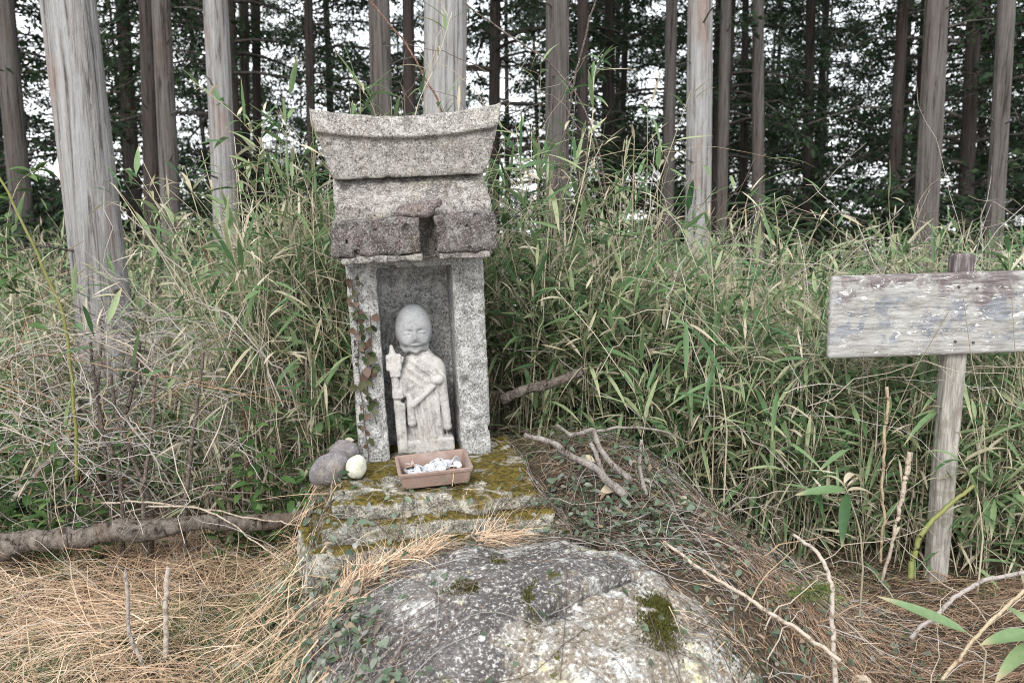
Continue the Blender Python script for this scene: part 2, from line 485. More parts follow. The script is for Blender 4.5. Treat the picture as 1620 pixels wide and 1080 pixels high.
M['grass'] = leaf_mat('green_grass', [(0.0, (0.04, 0.07, 0.025)), (0.5, (0.10, 0.15, 0.055)), (1.0, (0.20, 0.24, 0.10))], 0.2, 0.6)
M['creeper'] = leaf_mat('creeper_leaf', [(0.0, (0.022, 0.042, 0.02)), (0.35, (0.055, 0.09, 0.045)), (0.6, (0.11, 0.145, 0.095)), (0.8, (0.17, 0.175, 0.155)), (0.92, (0.20, 0.15, 0.10)), (1.0, (0.36, 0.29, 0.2))], 0.08, 0.42, 0.5)
M['ivy'] = leaf_mat('ivy_leaf', [(0.0, (0.03, 0.05, 0.02)), (0.4, (0.06, 0.09, 0.035)), (0.7, (0.10, 0.075, 0.05)), (1.0, (0.14, 0.085, 0.065))], 0.1, 0.4, 0.4)
M['twig'] = leaf_mat('bare_twig', [(0.0, (0.07, 0.05, 0.04)), (0.3, (0.17, 0.13, 0.105)), (0.5, (0.36, 0.335, 0.315)), (0.65, (0.44, 0.39, 0.335)), (0.8, (0.42, 0.33, 0.22)), (0.92, (0.26, 0.135, 0.075)), (1.0, (0.22, 0.085, 0.05))], 0.0, 0.7)
t = NT('bare_stick'); r_ = t.attr("rnd"); v = t.obj()
c = t.ramp(r_, [(0.0, (0.06, 0.045, 0.038)), (0.3, (0.15, 0.115, 0.095)), (0.5, (0.30, 0.265, 0.24)), (0.65, (0.38, 0.325, 0.27)), (0.8, (0.37, 0.29, 0.19)), (0.92, (0.20, 0.11, 0.068)), (1.0, (0.13, 0.06, 0.042))])
nz = t.noise(v, 70, 5, 0.7)
c = t.mix(t.rng(nz, 0.52, 0.36), c, t.mix(1.0, c, (0.42, 0.38, 0.34), 'MULTIPLY'))
c = t.mix(t.math('MULTIPLY', t.rng(t.noise(v, 260, 3), 0.55, 0.65), 0.4), c, (0.5, 0.47, 0.43))
t.color(c); t.rough(0.85); t.bump(nz, 0.8, 0.004)
M['stick'] = t.m
M['greencane'] = leaf_mat('green_bramble_cane', [(0.0, (0.15, 0.17, 0.05)), (1.0, (0.24, 0.22, 0.08))], 0.0, 0.5)
M['undergrowth'] = leaf_mat('undergrowth_leaf', [(0.0, (0.03, 0.06, 0.02)), (0.6, (0.075, 0.15, 0.045)), (1.0, (0.15, 0.23, 0.08))], 0.25, 0.5)
M['cypress'] = leaf_mat('cypress_leaf', [(0.0, (0.018, 0.034, 0.018)), (0.6, (0.038, 0.068, 0.034)), (1.0, (0.075, 0.115, 0.05))], 0.2, 0.7, 0.15)
M['dryleaf'] = leaf_mat('dry_broad_leaf', [(0.0, (0.22, 0.14, 0.08)), (0.5, (0.45, 0.36, 0.25)), (1.0, (0.62, 0.57, 0.48))], 0.1, 0.7)
M['moss'] = leaf_mat('moss_tuft', [(0.0, (0.03, 0.035, 0.008)), (1.0, (0.11, 0.105, 0.02))], 0.1, 0.9)
M['sprig'] = leaf_mat('cypress_sprig', [(0.0, (0.07, 0.11, 0.035)), (0.6, (0.13, 0.19, 0.06)), (1.0, (0.26, 0.20, 0.06))], 0.2, 0.6)

t = NT('forest_soil'); v = t.obj(rand=False)
c = t.mix(t.rng(t.noise(v, 9, 6, 0.7), 0.35, 0.65), (0.045, 0.034, 0.024), (0.13, 0.095, 0.06))
c = t.mix(t.math('MULTIPLY', t.rng(t.noise(v, 80, 5, 0.7), 0.52, 0.66), 0.8), c, (0.26, 0.195, 0.13))
c = t.mix(t.math('MULTIPLY', t.rng(t.noise(v, 5, 5, 0.7), 0.55, 0.65), 0.5), c, (0.06, 0.07, 0.025))
t.color(c); t.rough(1.0); t.bump(t.noise(v, 90, 6, 0.75), 1.0, 0.02)
M['soil'] = t.m

t = NT('weathered_board'); v = t.obj((0.12, 1, 1), False); w = t.obj((1, 1, 1), False)
g = t.noise(v, 130, 5, 0.7, 0.2); st = t.noise(v, 26, 5, 0.65, 0.4)
X, Y_, Z = t.xyz(w)
c = t.mix(t.rng(g, 0.35, 0.65), (0.20, 0.19, 0.172), (0.37, 0.36, 0.34))
c = t.mix(t.math('MULTIPLY', t.rng(st, 0.45, 0.65), 0.5), c, (0.42, 0.415, 0.40))
blot = t.noise(w, 11, 5, 0.65, 0.3)
dk = t.math('MULTIPLY', t.rng(t.math('ADD', t.math('ADD', blot, t.math('MULTIPLY', Z, 2.0)), t.math('MULTIPLY', X, 0.25)), 0.60, 0.72), 0.88)
c = t.mix(dk, c, t.mix(t.rng(g, 0.4, 0.6), (0.085, 0.065, 0.068), (0.18, 0.15, 0.15)))
bl = t.math('MULTIPLY', t.math('MULTIPLY', t.rng(t.noise(w, 19, 5, 0.65, 0.6), 0.48, 0.58), 0.85), t.rng(t.math('ABSOLUTE', t.math('ADD', Z, 0.01)), 0.085, 0.05))
c = t.mix(bl, c, t.mix(t.rng(g, 0.4, 0.6), (0.13, 0.14, 0.16), (0.24, 0.25, 0.275)))
fl = t.math('MULTIPLY', t.rng(t.noise(t.obj((0.35, 1, 1), False), 75, 5, 0.7, 1.2), 0.56, 0.60), t.rng(t.noise(w, 12, 3), 0.42, 0.55))
c = t.mix(t.math('MULTIPLY', fl, 0.9), c, (0.68, 0.67, 0.66))
t.color(c); t.rough(0.9); t.bump(t.math('ADD', g, t.math('MULTIPLY', fl, 0.5)), 0.7, 0.004)
M['board'] = t.m
t = NT('weathered_post'); v = t.obj((1, 1, 0.09), False); w = t.obj((1, 1, 1), False)
g = t.noise(v, 110, 5, 0.7, 0.2)
Z = t.xyz(w)[2]
c = t.mix(t.rng(g, 0.35, 0.65), (0.18, 0.165, 0.145), (0.37, 0.35, 0.31))
c = t.mix(t.math('MULTIPLY', t.rng(t.noise(w, 16, 5, 0.6), 0.5, 0.64), 0.6), c, (0.15, 0.125, 0.10))
c = t.mix(t.rng(Z, 0.83, 0.88), c, t.mix(t.rng(g, 0.45, 0.65), (0.09, 0.07, 0.07), (0.22, 0.2, 0.2)))
t.color(c); t.rough(0.9); t.bump(g, 0.7, 0.004)
M['post'] = t.m

t = NT('brown_tray'); v = t.obj(rand=False)
c = t.mix(t.rng(t.noise(v, 40, 5, 0.7), 0.4, 0.7), (0.25, 0.175, 0.145), (0.20, 0.14, 0.115))
c = t.mix(t.math('MULTIPLY', t.rng(t.noise(v, 14, 4), 0.55, 0.7), 0.5), c, (0.31, 0.25, 0.22))
t.color(c); t.rough(0.5); t.bump(t.noise(v, 300, 3), 0.1, 0.002)
M['tray'] = t.m
def coin_mat(name, a, b, metal):
    t = NT(name); v = t.obj()
    c = t.mix(t.rng(t.noise(v, 160, 4), 0.4, 0.65), a, b); t.color(c); t.rough(0.45)
    t.bsdf.inputs["Metallic"].default_value = metal
    t.bump(t.noise(v, 420, 3), 0.35, 0.001)
    return t.m
M['coin_silver'] = coin_mat('silver_coin', (0.62, 0.63, 0.65), (0.42, 0.43, 0.45), 0.45)
M['coin_copper'] = coin_mat('copper_coin', (0.45, 0.29, 0.20), (0.26, 0.17, 0.12), 0.4)

# ------------------------------------------------------------------ terrain
def H(x, y):
    x, y = np.asarray(x, float), np.asarray(y, float)
    dx = np.where(x < -0.05, (x + 0.05) / 0.62, (x + 0.05) / 0.95)
    dy = np.where(y < 2.1, (y - 2.1) / 0.85, (y - 2.1) / 1.2)
    r = np.sqrt(dx ** 2 + dy ** 2)
    z = 0.30 * sstep(1.1, 0.5, r) + 0.11 * np.exp(-((x - 0.20) / 0.24) ** 2 - ((y - 2.42) / 0.26) ** 2) + 0.07 * np.exp(-((x + 0.2) / 0.35) ** 2 - ((y - 2.65) / 0.2) ** 2) + 0.05 * np.exp(-((x + 0.5) / 0.14) ** 2 - ((y - 2.25) / 0.22) ** 2)
    z = z + 0.05 * fbm(x * 1.3, y * 1.3, 0.3, 4, 3) + 0.012 * fbm(x * 9, y * 9, 0, 3, 5)
    z = z + 0.10 * sstep(0.5, 1.6, x) * sstep(2.6, 1.6, y)
    yy = np.maximum(y - 6.0, 0)
    z = z - np.where(yy < 8, 0.015 * yy ** 2, 0.96 + 0.24 * (yy - 8))
    z = z - 0.03 * np.maximum(np.abs(x) - 8, 0)
    return z

BC = np.array([0.03, 1.68, 0.05]); BR = np.array([0.50, 0.45, 0.33])
CA, CB = np.array(P(850, 995, 1.545))[:2], np.array(P(995, 905, 1.74))[:2]
def boulder_top(x, y):
    k = 1 - np.abs((x - BC[0]) / BR[0]) ** 2.4 - np.abs((y - BC[1]) / BR[1]) ** 2.2
    return np.where(k > 0, BC[2] + BR[2] * np.maximum(k, 0) ** 0.5, -1.0)

def lines(*segs):
    return np.unique(np.round(np.concatenate([np.linspace(a, b, n) for a, b, n in segs]), 5))
gx = lines((-90, -12, 16), (-12, -3, 20), (-3, 3, 200), (3, 12, 20), (12, 90, 16))
gy = lines((-8, 0.8, 16), (0.8, 4.6, 150), (4.6, 14, 40), (14, 140, 40))
GX, GY = np.meshgrid(gx, gy, indexing='ij')
V = np.stack([GX, GY, H(GX, GY)], -1).reshape(-1, 3)
i, j = np.meshgrid(np.arange(len(gx) - 1), np.arange(len(gy) - 1), indexing='ij')
a = (i * len(gy) + j).ravel()
ground = link("ground", mesh_np("ground", V, [np.stack([a, a + len(gy), a + len(gy) + 1, a + 1], 1)]), M['soil'])
tag(ground, kind="structure")

# ------------------------------------------------------------------ trees
def limb(name, pts, r0, r1, mat, label=None, cat=None, group=None, seed=0, sides=14, n=60, wob=0.0, parent=None, kind=None, rnd=None, knots=0.12):
    gg = np.random.default_rng(seed)
    c = catmull([tuple(p) for p in pts], n)
    s = np.linspace(0, 1, n)
    if wob:
        ph = gg.uniform(0, 9)
        L = np.linalg.norm(c[-1] - c[0])
        c = c + min(wob, 0.02 * L) * np.stack([fbm(s * 7 + ph, 0, 0, 4, seed, .6), fbm(s * 7 + ph, 5, 0, 4, seed, .6), fbm(s * 7 + ph, 9, 0, 4, seed, .6)], 1) * np.minimum(1, np.minimum(s, 1 - s) * 8)[:, None]
    rr = (r0 + (r1 - r0) * s) * (1 + knots * fbm(s * 14 + seed, 0, 0, 2, seed + 1))
    b = Batch()
    tubes(b, c[None], rr[None], np.array([gg.random() if rnd is None else rnd]), sides, True)
    if sides >= 10:
        V = b.V[0].reshape(n, sides, 3); cc = c[:, None]
        dv = V - cc
        nz = 1 + 0.10 * fbm(V[..., 0] * 30, V[..., 1] * 30, V[..., 2] * 30, 3, seed)
        b.V[0] = (cc + dv * nz[..., None]).reshape(-1, 3)
    org = np.zeros(3) if parent else c[0]
    o = link(name, b.mesh(name, org), mat, parent, None if parent else c[0])
    if label: tag(o, label, cat, group, kind)
    return o

def trunk_mesh(axis, r0, r1, sides, rows, seed, flare=0.3, rough=0.05):
    """axis (top - base) in local space"""
    ax = np.array(axis); L = np.linalg.norm(ax)
    s = np.linspace(0, 1, rows) ** 1.5
    th = np.linspace(0, 2 * np.pi, sides, endpoint=False)
    Sg, T = np.meshgrid(s, th, indexing='ij')
    z = Sg * L
    r = (r0 + (r1 - r0) * Sg) * (1 + flare * np.exp(-z / 0.30))
    r = r * (1 + rough * fbm(np.cos(T) * 5 + seed, np.sin(T) * 5, z * 0.7, 3, seed) + 0.05 * flare * np.exp(-z / .5) * np.sin(T * 5 + seed))
    wob = 0.012 * L * 0.2
    cx = wob * np.sin(Sg * 5 + seed) * Sg; cy = wob * np.cos(Sg * 4 + seed) * Sg
    V = np.stack([r * np.cos(T) + cx, r * np.sin(T) + cy, 0 * T], -1) + ax * Sg[..., None]
    V = V.reshape(-1, 3)
    i = np.arange(rows - 1)[:, None] * sides; j = np.arange(sides)[None]; j2 = (j + 1) % sides
    q = np.stack([i + j, i + j2, i + sides + j2, i + sides + j], -1).reshape(-1, 4)
    return mesh_np("trunk", V, [q])

def crown_meshes(seed, height, spread, nbr, ntw, nlf, low_dead=0.0, size=0.11):
    g = np.random.default_rng(seed)
    lim, lv = Batch(), Batch()
    z0 = np.sort(g.uniform(0, 1, nbr)) * height
    az = g.uniform(0, 2 * np.pi, nbr)
    ln = spread * (1 - z0 / height) ** 0.7 * g.uniform(0.6, 1.1, nbr) + 0.25
    k = 7; s = np.linspace(0, 1, k)
    out = np.stack([np.cos(az), np.sin(az), np.zeros(nbr)], 1)
    rise = g.uniform(0.05, 0.45, nbr)
    pts = out[:, None] * (ln[:, None] * s)[..., None]
    pts[..., 2] = z0[:, None] + ln[:, None] * (rise[:, None] * s - 0.38 * s ** 2)
    pts += g.normal(0, 0.03, pts.shape) * s[None, :, None]
    tubes(lim, pts, (0.012 + 0.008 * ln)[:, None] * (1 - 0.85 * s)[None], g.uniform(0, 1, nbr), 3)
    live = z0 >= low_dead
    B = np.repeat(np.where(live)[0], ntw)
    u = g.uniform(0.22, 1.0, len(B))
    f = u * (k - 1); i0 = np.minimum(f.astype(int), k - 2); fr = (f - i0)[:, None]
    tb = pts[B, i0] * (1 - fr) + pts[B, i0 + 1] * fr
    ang = az[B] + g.choice([-1, 1], len(B)) * g.uniform(0.4, 1.3, len(B))
    tl = 0.25 + 0.32 * g.uniform(0.3, 1, len(B)) * (1.15 - u)*1.6
    td = np.stack([np.cos(ang), np.sin(ang), g.uniform(-0.35, 0.25, len(B))], 1)
    s3 = np.linspace(0, 1, 3)
    tp = tb[:, None] + td[:, None] * (tl[:, None] * s3)[..., None]
    tp[..., 2] -= (0.25 * tl)[:, None] * s3 ** 2
    tubes(lim, tp, np.full((len(B), 3), 0.005) * (1 - 0.7 * s3), g.uniform(0, 1, len(B)), 3)
    C = np.repeat(np.arange(len(B)), nlf)
    w = g.uniform(0.1, 1.1, len(C))[:, None]
    lb = tb[C] + td[C] * tl[C][:, None] * w + g.normal(0, 0.055, (len(C), 3))
    lb[:, 2] -= 0.25 * tl[C] * w[:, 0] ** 2
    ld = unit(td[C] + g.normal(0, 0.7, (len(C), 3)))
    nn = unit(g.normal(0, 0.6, (len(C), 3)) + np.array([0, 0, 1.0]))
    n = len(C)
    L = size * g.uniform(0.6, 1.4, n); W = L * g.uniform(0.35, 0.6, n)
    sd = unit(np.cross(ld, nn))
    Vq = np.stack([lb, lb + ld * (L * 0.45)[:, None] + sd * (W * .5)[:, None], lb + ld * L[:, None] - np.array([0, 0, 1]) * (L * 0.2)[:, None], lb + ld * (L * 0.5)[:, None] - sd * (W * .5)[:, None]], 1)
    lv.add(Vq, np.arange(n * 4).reshape(-1, 4), np.repeat(np.clip(g.normal(0.4, 0.2, n) + 0.15 * np.repeat(g.normal(0, 1, len(B)), nlf), 0, 1), 4))
    return lim.mesh("limbs"), lv.mesh("crown", smooth=False)

high_crowns = [crown_meshes(100 + k, 6.0, 1.7, 46, 7, 9, size=0.17) for k in range(2)]
low_crowns = [crown_meshes(200 + k, 9.5, 2.2, 78, 11, 18, size=0.075) for k in range(5)]
shrubs = [crown_meshes(300 + k, 1.6, 0.9, 26, 9, 14, size=0.10) for k in range(3)]
for lm, cm in high_crowns + low_crowns + shrubs:
    lm.materials.append(M['limb']); cm.materials.append(M['cypress'])

# px at the top edge of the view, px lower down, py of that lower point, distance, width in px, bark, label
NEAR = [
    (3, 40, 400, 8.5, 33, 'bark_mid', 'brown cypress leaning away from the thick pale peeling trunk, brambles at its foot'),
    (106, 158, 440, 3.95, 82, 'bark_pale', 'thickest pale grey cypress trunk with peeling reddish foot among the brambles'),
    (232, 243, 430, 9.0, 25, 'bark_dark', 'slender dark cypress directly beside the thick pale peeling trunk'),
    (256, 277, 480, 7.2, 31, 'bark_mid', 'grey brown cypress leaning slightly next to the slender dark one'),
    (342, 360, 400, 6.0, 40, 'bark_pale', 'straight pale grey cypress rising behind the tall bamboo grass'),
    (386, 393, 400, 12.0, 14, 'bark_dark', 'thin dark cypress of the close pair behind the straight pale trunk'),
    (404, 408, 400, 12.6, 15, 'bark_dark', 'thin dark cypress of the close pair behind the straight pale trunk'),
    (487, 496, 400, 11.0, 16, 'bark_dark', 'lone thin dark cypress beside the raised end of the ridge stone'),
    (599, 608, 330, 6.6, 38, 'bark_mid', 'grey cypress rising behind the shrine ridge, left neighbour of the stout one'),
    (647, 650, 330, 10.0, 22, 'bark_dark', 'dark cypress half hidden between two trunks behind the shrine ridge'),
    (706, 702, 330, 4.3, 74, 'bark_pale', 'stout pale grey cypress directly behind the shrine roof'),
    (883, 882, 420, 6.2, 42, 'bark_mid', 'tall grey cypress beside the shrine roof with bamboo grass at its foot'),
    (921, 922, 400, 9.5, 20, 'bark_dark', 'dark cypress close behind the tall grey one beside the shrine'),
    (966, 964, 400, 12.0, 15, 'bark_dark', 'thin dark cypress in the gap among the grey trunks'),
    (1062, 1055, 400, 9.6, 21, 'bark_mid', 'slim brown cypress standing next to the straight grey one'),
    (1108, 1103, 420, 6.1, 43, 'bark_pale', 'straight grey cypress with faint reddish streaks above the bamboo thicket'),
    (1150, 1140, 420, 9.4, 19, 'bark_mid', 'slim straight cypress crowding the grey one with reddish streaks'),
    (1180, 1176, 400, 12.8, 13, 'bark_dark', 'thin dark cypress just behind the slim pair'),
    (1199, 1200, 400, 9.8, 21, 'bark_mid', 'slim brown cypress with a snapped side twig'),
    (1282, 1275, 400, 12.0, 17, 'bark_dark', 'dark cypress half covered by low hanging foliage'),
    (1428, 1408, 400, 10.5, 19, 'bark_dark', 'dark leaning cypress with bare side branches behind the signboard'),
    (1482, 1462, 400, 6.5, 36, 'bark_mid', 'grey brown cypress rising directly behind the sign post'),
    (1594, 1570, 410, 7.0, 27, 'bark_mid', 'leaning brown cypress behind the free end of the signboard'),
]
pair = 'thin dark cypress of the close pair behind the straight pale trunk'
for k, (x0, x1, y1, D, wpx, bark, label) in enumerate(NEAR):
    top, low = P(x0, 0, D), P(x1, y1, D)
    d = (top - low); d = d / d.z
    zb = float(H(low.x, D)) - 0.15
    base = low + d * (zb - low.z)
    zb = float(H(base.x, D)) - 0.12
    base = low + d * (zb - low.z)
    base.y = D
    r = wpx / FPX * (low - EYE).length / 2
    hgt = 11.0 + 1.5 * random.random()
    tr = tag(empty("cypress_tree", base), label, "tree", "cypress trunks close behind the shrine")
    near = D < 7
    link("trunk", trunk_mesh(np.array(d) * hgt, r * 0.92, r * 0.5, 48 if near else 20, 90 if near else 30, k, 0.32 if wpx > 60 else 0.15, 0.10 if near else 0.05), M[bark], tr)
    if D < 10:
        for q in range(5 if near else 3):
            zz = random.uniform(0.7, 3.2); an = random.uniform(3.4, 6.0); ln = random.uniform(0.05, 0.35)
            dv = Vector((math.cos(an), math.sin(an), random.uniform(0.1, 0.5)))
            p0 = Vector(d) * zz + Vector((dv.x, dv.y, 0)) * r * 0.75
            limb("branch_stub", [p0, p0 + dv * ln * 0.5, p0 + dv * ln + Vector((0, 0, -0.1 * ln))], 0.007, 0.003, M['limb'], seed=k * 7 + q, sides=6, n=10, wob=0.02, parent=tr)
    lm, cm = high_crowns[k % 2]
    zc = 5.4 + random.random()
    for nm, me in (("limbs", lm), ("crown", cm)):
        o = tag(link(nm, me, None, tr, d * zc, (0, 0, random.random() * 6.28)), kind="stuff")
        o.scale = (0.9, 0.9, 1.0)

# edge-of-wood trees further down the slope, branched low
far_spots = []
g = np.random.default_rng(11)
tries = 0
while len(far_spots) < 38 and tries < 4000:
    tries += 1
    D = 10.5 + 17 * g.random() ** 1.1
    px = -160 + 1940 * g.random() ** 0.8
    X = (px - 810) / FPX * D
    if all((X - a) ** 2 + (D - b) ** 2 > 1.5 ** 2 for a, b in far_spots):
        far_spots.append((X, D))
tries = 0
n0 = len(far_spots)
while len(far_spots) < n0 + 16 and tries < 4000:
    tries += 1
    D = 18 + 20 * g.random(); px = g.uniform(300, 1720) if tries % 3 else g.uniform(1050, 1720)
    X = (px - 810) / FPX * D
    if all((X - a) ** 2 + (D - b) ** 2 > 1.4 ** 2 for a, b in far_spots): far_spots.append((X, D))
for X, D in [(-6.2, 8.0), (-8.0, 9.5), (-9.8, 11.5), (-7.4, 12.5), (-11.5, 14.0), (-9.2, 16.0), (-13.5, 17.5), (-12.0, 20.0), (-15.5, 22.0), (6.4, 8.2), (8.2, 10.0), (9.9, 12.0), (8.9, 14.2), (12.0, 15.5), (11.0, 18.5), (14.5, 20.0)]:
    far_spots.append((X, D))
for k, (X, D) in enumerate(far_spots):
    zb = float(H(X, D)) - 0.15
    hgt = g.uniform(10.5, 13.5)
    tr = tag(empty("cypress_tree", (X, D, zb), (0, 0, g.uniform(0, 6.28))), "slender dark cypress with low leafy branches deeper in the wood", "tree", "cypress trees deeper in the wood")
    lean = np.array([g.normal(0, 0.02), g.normal(0, 0.02), 1.0])
    link("trunk", trunk_mesh(lean * hgt, g.uniform(0.07, 0.11), 0.03, 12, 14, k, 0.1, 0.04), M['bark_dark'], tr)
    lm, cm = low_crowns[k % 5]
    sc = g.uniform(0.85, 1.15)
    zc = g.uniform(0.6, 2.6)
    for nm, me in (("limbs", lm), ("crown", cm)):
        o = tag(link(nm, me, None, tr, tuple(lean * zc)), kind="stuff")
        o.scale = (sc, sc, 1.0)
for k in range(22):
    D = g.uniform(8.5, 14.0)
    px = g.uniform(-60, 1700) if k < 15 else g.uniform(-80, 480)
    X = (px - 810) / FPX * D
    sh = tag(empty("understory_shrub", (X, D, float(H(X, D)) - 0.05), (0, 0, g.uniform(0, 6.28))), "low dark evergreen shrub in the shade between the trunks", "shrub", "shrubs under the cypresses")
    lm, cm = shrubs[k % 3]
    sc = g.uniform(0.7, 1.2)
    for nm, me in (("stems", lm), ("foliage", cm)):
        o = tag(link(nm, me, None, sh), kind="stuff"); o.scale = (sc, sc, sc)

# ------------------------------------------------------------------ stepped stone base
foot = P(675, 720, 2.34)
YAW, ROLL = R(10), R(-2.3)
base_root = empty("stepped_pedestal", (foot.x, foot.y, foot.z), (0, R(-0.8), YAW))
tag(base_root, "mossy stepped stone base under the shrine and its coin tray", "stone base")
def step_mesh(hw, front, back, z0, z1, seed):
    def fn(X, Y, Z): return sd_box(X, Y, Z, (0, (front + back) / 2, (z0 + z1) / 2), (hw, (back - front) / 2, (z1 - z0) / 2), 0.008)
    def ns(X, Y, Z): return 0.018 * fbm(X * 9, Y * 9, Z * 20, 4, seed) + 0.004 * fbm(X * 60, Y * 60, Z * 60, 2, seed + 9)
    return sdf_mesh("step", fn, (-hw - .03, front - .03, z0 - .03), (hw + .03, back + .03, z1 + .03), 0.006, ns)
for k, (hw, fr, bk, z0, z1) in enumerate([(0.248, -0.335, 0.14, -0.05, 0.0), (0.275, -0.370, 0.16, -0.095, -0.042), (0.305, -0.405, 0.18, -0.19, -0.085)]):
    link("step", step_mesh(hw, fr, bk, z0, z1, 20 + k), M['step'], base_root)

# ------------------------------------------------------------------ shrine
shrine = empty("stone_shrine", (foot.x, foot.y, foot.z), (0, ROLL, YAW))
tag(shrine, "weathered stone wayside shrine with broken roof eave and upswept ridge", "shrine")
BW = 0.181
def body_fn(X, Y, Z):
    d = sd_box(X, Y, Z, (0, 0.13, 0.27), (BW, 0.13, 0.285), 0.008)
    cut = sd_box(X, Y, Z, (-0.003, 0.02, 0.235), (0.0985, 0.115, 0.283), 0.004)
    return smax(d, -cut, 0.006)
def body_ns(X, Y, Z):
    return (0.004 * fbm(X * 9, Y * 9, Z * 9, 3, 31) + 0.0022 * fbm(X * 60, Y * 60, Z * 60, 2, 33)
            + 0.016 * sstep(0.014, 0.004, np.sqrt((X - 0.118) ** 2 + (Z - 0.195) ** 2))
            + 0.006 * sstep(0.55, 0.75, vnoise(X * 34, Y * 34, Z * 34, 37)))
link("body", sdf_mesh("body", body_fn, (-.22, -.03, -.03), (.22, .29, .58), 0.0048, body_ns, 0.02), M['granite'], shrine)

def roof_fn(X, Y, Z):
    hw = 0.198
    slope = math.atan2(0.098, 0.145); cn_, sn = math.cos(slope), math.sin(slope)
    d = sd_box(X, Y, Z, (0, 0.11, 0.655), (hw, 0.185, 0.11), 0.006)
    d = smax(d, (-(Y + 0.118) * sn + (Z - 0.653) * cn_), 0.006)
    d = smax(d, ((Y - 0.32) * sn + (Z - 0.653) * cn_), 0.006)
    return smax(d, -sd_box(X, Y, Z, (0.027, -0.09, 0.60), (0.022, 0.06, 0.05), 0.012), 0.008)
def roof_ns(X, Y, Z):
    return 0.0055 * fbm(X * 13, Y * 13, Z * 13, 4, 41) + 0.0035 * fbm(X * 65, Y * 65, Z * 65, 2, 43) + 0.010 * sstep(0.5, 0.72, vnoise(X * 30, Y * 30, Z * 30, 47))
link("roof_slab", sdf_mesh("roof_slab", roof_fn, (-.225, -.16, .52), (.225, .34, .79), 0.0046, roof_ns, 0.025), M['roof'], shrine)
def eave(x0, x1, z0, z1, seed):
    def fn(X, Y, Z):
        d = sd_box(X, Y, Z, ((x0 + x1) / 2, -0.098, (z0 + z1) / 2), ((x1 - x0) / 2, 0.036, (z1 - z0) / 2), 0.010)
        return smax(d, Z - (z1 + 0.006 * vnoise(X * 24, 0, 0, seed) - 0.004) - 0.25 * (Y + 0.134), 0.004)
    def ns(X, Y, Z): return 0.009 * fbm(X * 20, Y * 20, Z * 20, 4, seed) + 0.003 * fbm(X * 75, Y * 75, Z * 75, 2, seed + 3) + 0.010 * sstep(0.5, 0.7, vnoise(X * 40, Y * 40, Z * 40, seed + 5))
    o = link("eave_block", sdf_mesh("eave_block", fn, (x0 - .02, -.16, z0 - .02), (x1 + .02, -.04, z1 + .03), 0.004, ns, 0.02), M['eave'], shrine)
    return o
eave(-0.208, 0.006, 0.562, 0.655, 141)
eave(0.046, 0.203, 0.560, 0.658, 151)
for x0, x1, sd_ in ((-0.19, 0.012, 161), (0.052, 0.182, 171)):
    link("eave_lip", sdf_mesh("eave_lip", lambda X, Y, Z: sd_box(X, Y, Z, ((x0 + x1) / 2, -0.075, 0.553), ((x1 - x0) / 2, 0.052, 0.0085), 0.003), (x0 - .02, -.15, .53), (x1 + .02, -.01, .575), 0.004,
         lambda X, Y, Z: 0.005 * fbm(X * 30, Y * 30, Z * 30, 3, sd_), 0.02), M['roof'], shrine)
def lump_fn(X, Y, Z):
    d = sd_cap(X, Y, Z, (-0.03, -0.090, 0.661), (0.062, -0.112, 0.684), 0.017, 0.011)
    return smin(d, sd_ell(X, Y, Z, (0.012, -0.095, 0.664), (0.045, 0.03, 0.016)), 0.01)
lo = link("roof_boss", sdf_mesh("roof_boss", lump_fn, (-.08, -.16, .62), (.1, -.02, .73), 0.0033, lambda X, Y, Z: 0.012 * fbm(X * 30, Y * 30, Z * 30, 4, 51), 0.02), M['lump'], shrine)
lo["label"] = "reddish worn stone boss above the break in the eave"

def ridge_fn(X, Y, Z):
    zt = 0.905 + 0.024 * (np.abs(X) / 0.24) ** 2
    zc = 0.853 + 0.022 * (np.abs(X) / 0.24) ** 2
    s = (Z - 0.752) / 0.18
    hw = 0.192 + 0.052 * np.clip(s, 0, 1) ** 0.75
    front = -0.042 + 0.016 * sstep(0.001, -0.010, Z - zc) + 0.014 * np.clip(1 - s, 0, 1) + 0.45 * np.maximum(Z - zc, 0)
    d = np.maximum(np.abs(X) - hw, np.maximum(front - Y, Y - 0.20))
    return smax(smax(d, Z - zt, 0.006), 0.752 - Z, 0.004)
link("ridge_stone", sdf_mesh("ridge_stone", ridge_fn, (-.275, -.06, .73), (.275, .23, .96), 0.0046,
     lambda X, Y, Z: 0.003 * fbm(X * 14, Y * 14, Z * 14, 4, 61) + 0.0022 * fbm(X * 70, Y * 70, Z * 70, 2, 63) + 0.006 * sstep(0.6, 0.75, vnoise(X * 36, Y * 36, Z * 36, 67)), 0.02), M['ridge'], shrine)
bpy.context.view_layer.update()
SM = shrine.matrix_world.copy()

